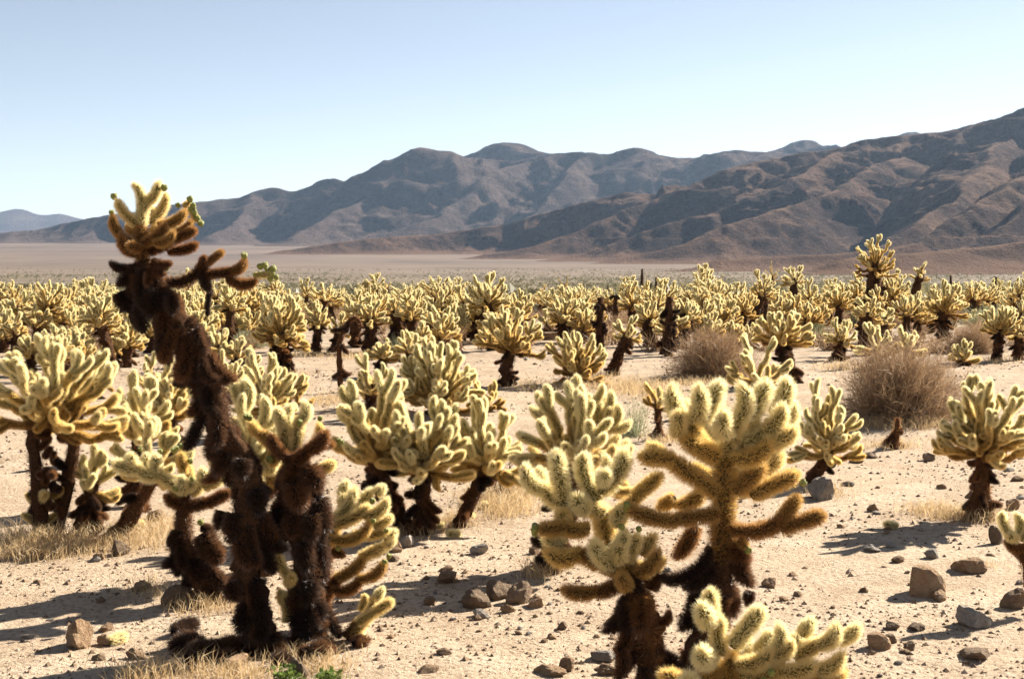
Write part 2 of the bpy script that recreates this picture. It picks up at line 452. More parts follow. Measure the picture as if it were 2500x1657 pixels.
# near range on the right: crest and the long spurs that run down to the left
F_lines = []
crest = smooth_line(ridge_pts([(3300, 120, 4300), (2900, 190, 4300), (2700, 225, 4300), (2500, 270, 4350), (2345, 315, 4400), (2218, 332, 4400), (2134, 338, 4400), (2028, 361, 4400),
                               (1923, 379, 4400), (1838, 400, 4380), (1711, 442, 4300), (1627, 480, 4250), (1545, 508, 4200), (1460, 540, 4150), (1390, 570, 4100), (1300, 605, 4050), (1180, 640, 4000)]))
F_lines.append(crest)
sp1 = smooth_line(ridge_pts([(1640, 470, 4600), (1560, 476, 4700), (1507, 473, 4750), (1414, 494, 4800), (1297, 522, 4800), (1158, 558, 4800), (1018, 577, 4750), (925, 582, 4700), (786, 602, 4650), (684, 634, 4600)]))
sp2 = smooth_line(ridge_pts([(2200, 385, 4200), (2100, 432, 3900), (2007, 480, 3650), (1880, 515, 3500), (1754, 548, 3400), (1680, 588, 3330), (1600, 622, 3280), (1521, 655, 3250)]))
sp3 = smooth_line(ridge_pts([(2480, 330, 4000), (2430, 370, 3700), (2380, 420, 3450), (2330, 475, 3250), (2260, 530, 3100), (2176, 585, 3000), (2090, 630, 2950)]))
sp4 = smooth_line(ridge_pts([(2620, 330, 3700), (2560, 400, 3300), (2480, 440, 3050), (2390, 500, 2900), (2300, 560, 2800), (2220, 625, 2750)]))
sp5 = smooth_line(ridge_pts([(2700, 400, 3000), (2600, 450, 2800), (2500, 520, 2650), (2420, 580, 2550), (2330, 640, 2500)]))
sp6 = smooth_line(ridge_pts([(2050, 372, 4250), (1960, 430, 3950), (1860, 470, 3850), (1740, 515, 3800), (1620, 555, 3760), (1500, 602, 3720), (1400, 640, 3700)]))
sp7 = smooth_line(ridge_pts([(2750, 560, 2050), (2600, 590, 2000), (2450, 612, 1950), (2300, 630, 1900), (2150, 650, 1850), (2050, 668, 1800)]))
sp8 = smooth_line(ridge_pts([(2250, 600, 2450), (2120, 622, 2400), (1980, 640, 2330), (1850, 655, 2280), (1760, 664, 2250)]))
SPURS = (sp1, sp2, sp3, sp4, sp5, sp6, sp7, sp8)
for ln in SPURS: F_lines.append(ln)
add_spurs(crest, rg, 330, [np.array([-0.1, -1.0])], 0.45, 0.8, F_lines, 0.35, 25, 2)
for ln in SPURS:
    add_spurs(ln, rg, 260, [np.array([-0.1, -1.0])], 0.55, 0.85, F_lines, 0.4, 20, 2)
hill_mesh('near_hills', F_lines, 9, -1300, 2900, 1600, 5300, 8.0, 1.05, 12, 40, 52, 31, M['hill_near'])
# middle range
Mc = smooth_line(ridge_pts([(-500, 600, 7600), (-200, 588, 7600), (0, 574, 7600), (120, 551, 7700), (260, 531, 7700), (380, 512, 7700), (450, 494, 7700), (540, 486, 7700), (600, 481, 7700), (646, 466, 7700), (674, 457, 7700), (712, 466, 7700), (753, 457, 7700), (775, 442, 7650),
                            (805, 435, 7600), (842, 441, 7600), (870, 430, 7600), (915, 421, 7550), (963, 412, 7500), (990, 388, 7450), (1037, 363, 7400), (1083, 367, 7450), (1135, 384, 7500), (1200, 392, 7600), (1274, 391, 7600), (1367, 378, 7600),
                            (1437, 370, 7500), (1483, 373, 7500), (1530, 361, 7500), (1567, 362, 7500), (1623, 381, 7500), (1690, 391, 7500), (1754, 375, 7500), (1796, 373, 7500), (1880, 377, 7500), (2000, 385, 7500), (2300, 400, 7500), (2700, 420, 7500)]))
M_lines = [Mc]
back = smooth_line(ridge_pts([(1090, 420, 8600), (1158, 378, 8600), (1200, 360, 8600), (1242, 350, 8600), (1285, 357, 8600), (1325, 374, 8600), (1400, 400, 8600)]))
back2 = smooth_line(ridge_pts([(1840, 392, 8600), (1890, 370, 8600), (1935, 352, 8600), (1994, 345, 8600), (2032, 358, 8600), (2120, 352, 8600), (2190, 331, 8600), (2227, 324, 8600), (2270, 336, 8600), (2400, 360, 8600)]))
ms1 = smooth_line(ridge_pts([(1290, 395, 7550), (1228, 413, 7300), (1160, 450, 7050), (1111, 482, 6900), (1042, 535, 6600), (960, 575, 6400)]))
ms2 = smooth_line(ridge_pts([(1440, 375, 7500), (1400, 420, 7200), (1360, 470, 6950), (1330, 520, 6700), (1290, 560, 6450)]))
ms3 = smooth_line(ridge_pts([(1000, 395, 7400), (930, 450, 7200), (850, 500, 6950), (780, 545, 6700), (700, 590, 6400)]))
ms4 = smooth_line(ridge_pts([(640, 470, 7700), (600, 520, 7300), (560, 560, 6900), (500, 590, 6600)]))
M_lines += [back, back2, ms1, ms2, ms3, ms4]
add_spurs(Mc, rg, 430, [np.array([-0.1, -1.0])], 0.40, 0.85, M_lines, 0.35, 30, 2)
for ln in (ms1, ms2, ms3, ms4): add_spurs(ln, rg, 260, [np.array([-0.4, -1.0]), np.array([0.8, -0.75])], 0.55, 0.8, M_lines, 0.4, 15, 2)
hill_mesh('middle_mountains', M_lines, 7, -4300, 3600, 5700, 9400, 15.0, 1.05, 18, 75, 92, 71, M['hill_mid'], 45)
Lc = smooth_line(ridge_pts([(-900, 560, 19000), (-500, 530, 19000), (-250, 545, 19000), (-80, 540, 19000), (0, 524, 19000), (42, 509, 19000), (75, 520, 19000), (110, 524, 19000), (150, 521, 19000), (200, 532, 19000), (260, 540, 19000), (400, 560, 19000), (700, 590, 19000)], ))
L_lines = [Lc]
add_spurs(Lc, rg, 1100, [np.array([-0.5, -1.0])], 0.4, 0.8, L_lines, 0.4, 40, 1)
hill_mesh('far_mountains', L_lines, 1, -12500, -1500, 16500, 21500, 70.0, 0.5, 60, 250, 60, 91, M['hill_mid'], 40)

# ------------------------------------------------------------------ haze over the whole valley
hz = NT('thin_haze')
pv = hz.n('ShaderNodeVolumePrincipled')
pv.inputs['Color'].default_value = (0.50, 0.70, 1.0, 1)
pv.inputs['Density'].default_value = 1.8e-5
pv.inputs['Anisotropy'].default_value = 0.25
hz.l(pv.outputs[0], hz.out.inputs['Volume'])
hb = bmesh.new(); bmesh.ops.create_cube(hb, size=1.0)
hm = bpy.data.meshes.new('haze'); hb.to_mesh(hm); hb.free(); hm.materials.append(hz.m)
haze = link(bpy.data.objects.new('haze', hm))
haze.scale = (30000, 29000, 980); haze.location = (0, 13700, 980 / 2 - 20)
tag(haze, 'thin pale haze filling the valley air', kind='stuff')

# ------------------------------------------------------------------ cholla joints (shared meshes)
def joint_geo(aspect, bend, n_areole, per, width, seed, segs=10, core=0.46, splay=0.62):
    """joint of overall radius 1 (spines included) and length 2*aspect, standing on the origin along +z; returns arrays"""
    rng = np.random.default_rng(seed)
    L = 2.0 * aspect; rc = core
    # core profile: rounded ends
    cap = rc * 1.0
    zs = [0.0]; rs = [rc * 0.45]
    for a in (25, 55, 90): zs.append(cap * (1 - math.cos(math.radians(a))) + 0.0); rs.append(rc * (0.45 + 0.5 * math.sin(math.radians(a))))
    zt = L - (1 - rc) * 0.9
    nmid = max(2, int(aspect * 2))
    for k in range(1, nmid + 1):
        zs.append(cap + (zt - 2 * cap) * k / nmid); rs.append(rc * (0.96 + 0.07 * math.sin(k * 2.1 + seed)))
    for a in (30, 60, 80): zs.append(zt - cap + cap * math.sin(math.radians(a))); rs.append(rc * math.cos(math.radians(a)))
    zs = np.array(zs); rs = np.array(rs)
    th = np.arange(segs) / segs * 2 * np.pi
    V = np.concatenate([np.stack([r * np.cos(th), r * np.sin(th), np.full(segs, z)], -1) for z, r in zip(zs, rs)] + [np.array([[0, 0, zt]])])
    nr = len(zs); q = []
    for i in range(nr - 1):
        for j in range(segs): q.append((i * segs + j, i * segs + (j + 1) % segs, (i + 1) * segs + (j + 1) % segs, (i + 1) * segs + j))
    tip = len(V) - 1
    tri = [((nr - 1) * segs + j, (nr - 1) * segs + (j + 1) % segs, tip) for j in range(segs)]
    # areoles in a spiral over barrel and tip
    na = n_areole
    s = (np.arange(na) + 0.5) / na
    z = 0.12 * rc + s * (zt - 0.12 * rc)
    z = np.where(s > 0.80, zt - cap * (1 - np.sin(np.clip((s - 0.80) / 0.20, 0, 1) * np.pi / 2 * 0.98)), z * (zt - cap) / (0.80 * zt))
    z = np.clip(z, 0.05, zt - 1e-3)
    r = np.interp(z, zs, rs)
    ang = np.arange(na) * 2.39996 + rng.normal(0, 0.12, na)
    capf = np.clip((z - (zt - cap)) / cap, 0, 1); capb = np.clip((0.6 * cap - z) / cap, 0, 1)
    nrm = np.stack([np.cos(ang) * np.sqrt(np.clip(1 - capf ** 2, 0, 1)), np.sin(ang) * np.sqrt(np.clip(1 - capf ** 2, 0, 1)), capf - 0.4 * capb], -1)
    base = np.stack([r * np.cos(ang), r * np.sin(ang), z], -1)
    B = np.repeat(base, per, 0); N = np.repeat(nrm, per, 0); n = len(B)
    rd = rng.normal(0, 1, (n, 3)); rd -= N * (rd * N).sum(1, keepdims=True); rd /= np.linalg.norm(rd, axis=1, keepdims=True)
    up = np.array([0, 0, 0.22])
    D = N + rd * splay * rng.uniform(0.05, 1.0, (n, 1)) + up
    D /= np.linalg.norm(D, axis=1, keepdims=True)
    ln = (1.0 - rc) * rng.uniform(0.78, 1.32, (n, 1))
    ln *= np.where(rng.random((n, 1)) < 0.12, 1.25, 1.0)
    side = np.cross(D, rng.normal(0, 1, (n, 3))); side /= np.linalg.norm(side, axis=1, keepdims=True) + 1e-9
    w = width * rng.uniform(0.7, 1.3, (n, 1)) * 0.5
    a0 = B - N * 0.02 - side * w; a1 = B - N * 0.02 + side * w; a2 = B + D * ln
    SV = np.stack([a0, a1, a2], 1).reshape(-1, 3)
    ST = (np.arange(n * 3).reshape(-1, 3) + len(V))
    V = np.concatenate([V, SV])
    V[:, 0] += bend * aspect * 4 * ((V[:, 2] / L) - (V[:, 2] / L) ** 2) * -0.35
    return V, np.array(q), np.concatenate([np.array(tri), ST]), len(tri)
ASPECTS = (1.15, 1.7, 2.4, 3.3)
JOINT = {}     # (lod, aspect index) -> list of meshes
LODS = {0: (260, 10, 0.042, 12), 1: (130, 8, 0.085, 8)}
for lod, (na, per, wd, sg) in LODS.items():
    for ai, asp in enumerate(ASPECTS):
        lst = []
        for v in range(3):
            bend = (0.0, 0.55, 1.0)[v] if asp > 1.5 else 0.0
            V, q, t, nt = joint_geo(asp, bend, int(na * (0.5 + asp * 0.42)), per, wd, 100 * lod + 10 * ai + v, sg)
            me = mesh_np('joint', V, [q, t], [M['core'], M['spine']], np.concatenate([np.zeros(len(q) + nt), np.ones(len(t) - nt)]),
                         smooth=np.concatenate([np.ones(len(q) + nt), np.zeros(len(t) - nt)]))
            lst.append(me)
        JOINT[lod, ai] = lst
FAR_J = [joint_geo(a, 0.4, 46, 4, 0.24, 900 + i, 5) for i, a in enumerate((1.5, 2.3))]
# small fruit: a lumpy cup with a pit
def fruit_mesh():
    bm = bmesh.new(); bmesh.ops.create_uvsphere(bm, u_segments=14, v_segments=10, radius=1.0)
    for v in bm.verts:
        a = math.atan2(v.co.y, v.co.x); k = 1 + 0.10 * math.sin(5 * a + 3 * v.co.z) + 0.06 * math.sin(9 * a - 6 * v.co.z)
        v.co.x *= k * 0.85; v.co.y *= k * 0.85; v.co.z *= 1.15
        if v.co.z > 0.75: v.co.z -= (v.co.z - 0.75) * 1.5
        v.co.z += 0.9
    me = bpy.data.meshes.new('fruit'); bm.to_mesh(me); bm.free(); me.materials.append(M['fruit'])
    for p in me.polygons: p.use_smooth = True
    return me
FRUIT = fruit_mesh()

def joint_matrix(p0, p1, r, rng):
    d = p1 - p0; L = d.length
    if L < 1e-4: d = Vector((0, 0, 1)); L = 1e-4
    z = d.normalized()
    up = Vector((0, 0, 1)); x = (up - z * up.dot(z))
    if x.length < 0.2: x = Vector((rng.uniform(-1, 1), rng.uniform(-1, 1), 0)); x = x - z * x.dot(z)
    x.normalize()
    x = Quaternion(z, rng.uniform(-0.7, 0.7)) @ x
    y = z.cross(x)
    return Matrix((x, y, z)).transposed().to_quaternion(), L
def add_joint(root, p0, p1, r, age, lod, rng, name='joint', label=None):
    q, L = joint_matrix(p0, p1, r, rng)
    asp = L / (2 * r)
    ai = min(range(4), key=lambda i: abs(math.log(max(asp, 0.2) / ASPECTS[i])))
    o = bpy.data.objects.new(name, rng.choice(JOINT[lod, ai]))
    o.location = p0 - root.location
    o.rotation_mode = 'QUATERNION'; o.rotation_quaternion = q
    o.scale = (r, r, L / (2 * ASPECTS[ai]))
    o.color = (max(0.0, min(1.0, age)), rng.random(), 0, 1)
    if label: o['label'] = label
    return link(o, root)
def add_fruit(root, p, r, rng):
    o = bpy.data.objects.new('fruit', FRUIT)
    d = Vector((rng.uniform(-0.6, 0.6), rng.uniform(-0.6, 0.2), 1)).normalized()
    o.location = p - root.location - d * r * 0.6; o.rotation_mode = 'QUATERNION'; o.rotation_quaternion = d.to_track_quat('Z', 'Y'); o.scale = (r, r, r)
    return link(o, root)
def trunk_mesh(path, radii, n_sp, sp_len, sp_w, seed, segs=12, lump=0.30):
    """shaggy stem along a path (points relative to the thing's base)"""
    rng = np.random.default_rng(seed)
    pts = smooth_line([np.array(p) for p in path], 6); rad = np.interp(np.linspace(0, 1, len(pts)), np.linspace(0, 1, len(radii)), radii)
    T = np.gradient(pts, axis=0); T /= np.linalg.norm(T, axis=1, keepdims=True) + 1e-9
    ref = np.array([0.31, 0.95, 0.05]); A = np.cross(T, ref); A /= np.linalg.norm(A, axis=1, keepdims=True) + 1e-9; Bv = np.cross(T, A)
    th = np.arange(segs) / segs * 2 * np.pi
    rr = rad[:, None] * (1 + lump * rng.normal(0, 0.55, (len(pts), segs)) + lump * 0.7 * np.sin(th[None] * 3 + np.linspace(0, 9, len(pts))[:, None] + seed))
    V = pts[:, None] + rr[..., None] * (np.cos(th)[None, :, None] * A[:, None] + np.sin(th)[None, :, None] * Bv[:, None])
    n = len(pts); V = V.reshape(-1, 3)
    i = np.arange(n - 1)[:, None] * segs; j = np.arange(segs)[None]; j2 = (j + 1) % segs
    q = np.stack([i + j, i + j2, i + segs + j2, i + segs + j], -1).reshape(-1, 4)
    cap = np.array([[(n - 1) * segs, (n - 1) * segs + k, (n - 1) * segs + k + 1] for k in range(1, segs - 1)])
    k = rng.integers(0, n - 1, n_sp); f = rng.random((n_sp, 1)); a = rng.random(n_sp) * 2 * np.pi
    c = pts[k] * (1 - f) + pts[k + 1] * f
    N = np.cos(a)[:, None] * A[k] + np.sin(a)[:, None] * Bv[k]
    B = c + N * rad[k][:, None] * rng.uniform(0.85, 1.15, (n_sp, 1))
    D = N + rng.normal(0, 0.55, (n_sp, 3)); D[:, 2] -= 0.15; D /= np.linalg.norm(D, axis=1, keepdims=True)
    side = np.cross(D, rng.normal(0, 1, (n_sp, 3))); side /= np.linalg.norm(side, axis=1, keepdims=True) + 1e-9
    w = sp_w * rng.uniform(0.6, 1.4, (n_sp, 1)) * 0.5
    ln = sp_len * rng.uniform(0.5, 1.4, (n_sp, 1))
    SV = np.stack([B - side * w, B + side * w, B + D * ln], 1).reshape(-1, 3)
    ST = np.arange(n_sp * 3).reshape(-1, 3) + len(V)
    nq = len(q) + len(cap)
    return mesh_np('trunk', np.concatenate([V, SV]), [q, cap, ST], [M['trunk'], M['spine']], np.concatenate([np.zeros(nq), np.ones(n_sp)]),
                   smooth=np.concatenate([np.ones(nq), np.zeros(n_sp)]))
def add_trunk(root, path, radii, seed, near=True, age=0.06, name='trunk'):
    rel = [Vector(p) - root.location for p in path]
    length = sum((rel[i + 1] - rel[i]).length for i in range(len(rel) - 1)); R = sum(radii) / len(radii)
    dens = 26000 if near else 4500
    n_sp = int(min(9000 if near else 1400, dens * length * 2 * math.pi * R) + 120)
    me = trunk_mesh(rel, radii, n_sp, 0.022 + 0.18 * R, 0.0022 if near else 0.006, seed, 14 if near else 9)
    o = bpy.data.objects.new(name, me); o.color = (age + 0.07, 0.5, 0, 1)
    return link(o, root)
def rand_unit(rng):
    v = Vector((rng.gauss(0, 1), rng.gauss(0, 1), rng.gauss(0, 1))); return v.normalized()
def grow(T, W, Hc, Lj, r, N, rng, top=1.0, lowel=-0.08, flat=1.0):
    """joints of a crown: list of (p0, p1, radius, age)"""
    out = []; up = Vector((0, 0, 1))
    npri = max(5, int(N / 4.0))
    for i in range(npri):
        a = i * 2.39996 + rng.uniform(-0.3, 0.3); fr = (i + 0.5) / npri
        se = lowel + (0.99 - lowel) * fr ** 0.85
        ce = math.sqrt(max(0, 1 - se * se))
        d = Vector((ce * math.cos(a), ce * math.sin(a) * flat, se))
        R = 1.0 / ((ce / W) ** 2.7 + (max(se, 0) / Hc) ** 2.7) ** (1 / 2.7)
        p = T + up * Hc * 0.22 * fr + Vector((0, 0, 0))
        R = max(Lj * 0.5, R * 1.1 - Lj * 0.72 - Hc * 0.22 * fr * se) * rng.uniform(0.85, 1.1)
        k = max(1, round(R / (Lj * 0.95))); seg = R / k
        dr = d
        for s in range(k):
            dr = (d + up * 0.10 * s + rand_unit(rng) * 0.2).normalized()
            e = p + dr * (seg * 1.08)
            age = top * (0.20 + 0.36 * (s + 1) / k + 0.42 * max(se, 0) ** 0.7 + rng.uniform(-0.08, 0.08))
            out.append((p, e, r * rng.uniform(0.95, 1.1), age))
            if s < k - 1 or rng.random() < 0.35:
                for _ in range(1 if rng.random() < 0.7 else 2):
                    m = p + dr * seg * rng.uniform(0.45, 0.8)
                    sd = (dr * 0.7 + rand_unit(rng) * 0.75 + up * 0.28).normalized()
                    out.append((m, m + sd * Lj * rng.uniform(0.6, 0.95), r * rng.uniform(0.88, 1.0), min(1, age + 0.12)))
            p = e - dr * r * 0.7
        nf = 2 if rng.random() < 0.3 else 3
        for f in range(nf):
            sd = (dr + rand_unit(rng) * 0.55 + up * 0.16).normalized()
            out.append((p, p + sd * Lj * rng.uniform(0.72, 1.08), r * rng.uniform(0.92, 1.05), min(1.0, age + rng.uniform(0.14, 0.3))))
    return out
_seed = [1000]
def plant(u, vb, vt, w, label, trunk=0.45, uc=None, jd=0.075, dead=7, top=1.0, lod=1, n=None, group='chollas in the middle distance', bendx=0.0,
          fruit=0, trk=None, lowel=-0.08, tops=None, base=None, trunks=None, sprout=0, tage=0.06, dens=1.25, name='cholla_cactus', flat=1.0):
    _seed[0] += 1; rng = random.Random(_seed[0])
    b = base or G(u, vb); k = b.y / FPX
    root = empty(name, b, label, 'cactus', group)
    H = (vb - vt) * k; W = max(w * k / 2, 0.06); dx = ((uc if uc is not None else u) - u) * k
    near = lod == 0
    top *= 1.0 if near else rng.uniform(0.84, 1.0)
    jd *= 0.87; n = int(n * 1.55) if n else n
    Lj = jd * 2.45; r = jd / 2
    Lj = min(Lj, max(H * 0.5, jd * 1.3))
    T = b + Vector((dx, 0, H * trunk)); Hc = H * (1 - trunk)
    tr = (trk or (0.036 + 0.022 * min(H, 2)) * (1.0 if lod == 0 else 1.45)) * 0.82
    if trunk > 0.05:
        legs = trunks or [(0.0, 0.0)]
        for li, (ox, oy) in enumerate(legs):
            bb = b + Vector((ox, oy, -0.03)); T0 = T
            if tops: T = T0 + Vector((tops[li], 0, 0))
            mid = bb.lerp(T, 0.5) + Vector((bendx + rng.uniform(-0.02, 0.02), rng.uniform(-0.03, 0.03), 0))
            add_trunk(root, [bb, mid, T, T + Vector((dx * 0.1, 0, Hc * 0.3))], [tr * 1.15, tr, tr * 0.95, tr * 0.45], _seed[0] + li, near, tage); T = T0
    nj = n or int(max(14, min(88, dens * 1.3 * math.pi / 2 * W * Hc * 1.5 / (Lj * jd))))
    for (p, e, rr, age) in grow(T, W, Hc, Lj, r, nj, rng, top, lowel, flat):
        j = add_joint(root, p, e, rr, age, lod, rng)
    if fruit:
        js = [o for o in root.children if o.name.startswith('joint')]
        for o in rng.sample(js, min((fruit + 1) // 2, len(js))):
            tip = root.location + o.location + o.rotation_quaternion @ Vector((0, 0, o.scale.z * 2.2))
            add_fruit(root, tip, 0.0105, rng)
    for i in range(int(dead * 1.6)):
        f = rng.uniform(0.12, 1.05); c = b.lerp(T, f); a = rng.uniform(0, 6.283)
        o1 = Vector((math.cos(a), math.sin(a), 0)); s0 = c + o1 * tr * 0.7
        dd = (o1 * rng.uniform(0.5, 1.0) + Vector((0, 0, rng.uniform(-1.0, 0.0)))).normalized()
        add_joint(root, s0, s0 + dd * Lj * rng.uniform(0.5, 0.9), r * rng.uniform(0.85, 1.15), rng.uniform(0.02, 0.26), lod, rng)
    for i in range(sprout):
        a = rng.uniform(0, 6.283); o1 = Vector((math.cos(a), math.sin(a), 0)); s0 = b + o1 * tr * 0.5 + Vector((0, 0, H * rng.uniform(0.03, 0.25)))
        e = s0 + (o1 + Vector((0, 0, rng.uniform(0.4, 1.0)))).normalized() * Lj * rng.uniform(0.6, 0.9)
        add_joint(root, s0, e, r * 0.9, rng.uniform(0.75, 0.95), lod, rng)
    return root
def pillar(u, vb, vt, wpx, label, du=0, group='bare dead cholla trunks', path=None, clumps=9, tage=0.05, lod=1, clump_age=(0.01, 0.14)):
    """a bare, dark, shaggy dead trunk"""
    _seed[0] += 1; rng = random.Random(_seed[0])
    b = G(u, vb); k = b.y / FPX
    root = empty('dead_cholla_trunk', b, label, 'cactus', group)
    pts = path or [(u, vb), (u + du * 0.4, vb * 0.5 + vt * 0.5), (u + du, vt)]
    W = [P(x, y, b.y) for x, y in pts]; W[0] = b - Vector((0, 0, 0.03))
    r = wpx * k / 2 * 0.78; clumps = int(clumps * 1.9)
    add_trunk(root, W, [r * 1.0, r, r * 0.9, r * 0.8, r * 0.5], _seed[0], lod == 0, tage)
    for i in range(clumps):
        f = rng.uniform(0.1, 1.0) * (len(W) - 1); a = int(min(f, len(W) - 2)); c = W[a].lerp(W[a + 1], f - a)
        o1 = Vector((rng.uniform(-1, 1), rng.uniform(-1, 1), 0)).normalized(); s0 = c + o1 * r * 0.6
        dd = (o1 * 0.7 + Vector((0, 0, rng.uniform(-1, 0.5)))).normalized()
        add_joint(root, s0, s0 + dd * 0.11 * rng.uniform(0.7, 1.5), 0.04, rng.uniform(*clump_age), lod, rng)
    return root

# ------------------------------------------------------------------ traced near plants: joints as (x0, y0, x1, y1, thickness, depth0, depth1, age) in a crop's own pixels
class View:
    def __init__(s, ou, ov, k): s.o = (ou, ov); s.k = k
    def __call__(s, x, y): return s.o[0] + x / s.k, s.o[1] + y / s.k
R1, R2, R4, R6, R7 = View(0, 400, 2.366), View(0, 1000, 2.366), View(1200, 850, 1.943), View(1900, 900, 2.0713), View(800, 850, 2.8517)
def traced(name, label, base, view, joints, trunks=(), fruits=(), group=None, seed=1, fr=0.015, fat=1.12, lod=0, cling=0):
    rng = random.Random(seed)
    root = empty(name, base, label, 'cactus', group)
    Y = base.y; segs = []
    for ti, (pts, th, age) in enumerate(trunks):
        path = []
        for q in pts:
            x, y = q[0], q[1]; dz = q[2] if len(q) > 2 else 0.0
            vw = q[3] if len(q) > 3 else view
            path.append(P(*vw(x, y), Y + dz))
        k = Y / FPX / view.k
        add_trunk(root, path, [t * k / 2 * 0.68 for t in th], seed * 31 + ti, True, age)
        for c in range(int(cling)):
            f = rng.random() * (len(path) - 1.01); i = int(f); q = path[i].lerp(path[i + 1], f - i); tr = th[min(i, len(th) - 1)] * k / 2
            a = rng.uniform(0, 6.283); o1 = Vector((math.cos(a), math.sin(a), 0)); s0 = q + o1 * tr * rng.uniform(.45, .8); out = rng.uniform(.1, .9) if math.sin(a) > -.4 else rng.uniform(.05, .3)
            dd = (o1 * out + Vector((rng.uniform(-.3, .3), 0, -1))).normalized()
            add_joint(root, s0, s0 + dd * rng.uniform(.10, .20), rng.uniform(.034, .058), rng.uniform(.02, .22), lod, rng)
    for j in joints:
        x0, y0, x1, y1, th, d0, d1, age = j[:8]
        vw = j[8] if len(j) > 8 else view
        p0, p1 = P(*vw(x0, y0), Y + d0), P(*vw(x1, y1), Y + d1)
        r = th * fat * (Y + (d0 + d1) / 2) / FPX / vw.k / 2
        d = (p1 - p0); L = d.length
        p0 = p0 - d.normalized() * r * 0.35
        if L < 1.7 * r: p1 = p0 + d.normalized() * 1.9 * r
        add_joint(root, p0, p1, r, age, lod, rng); segs.append((p0, p1, r * 0.7))
    for f in fruits:
        vw = f[3] if len(f) > 3 else view
        p = P(*vw(f[0], f[1]), Y + (f[2] if len(f) > 2 else -0.02)); best = None
        for (a, b, r) in segs:
            ab = b - a; t = min(max((p - a).dot(ab) / ab.length_squared, 0), 0.93); c = a + ab * t; dd = (p - c)
            if best is None or dd.length - r < best[0]: best = (dd.length - r, c, dd, r)
        if best and best[0] > 0.02: p = best[1] + best[2].normalized() * (best[3] + 0.016)
        add_fruit(root, p, fr * rng.uniform(0.85, 1.2), rng)
    return root

NEARG = 'large chollas in the foreground'
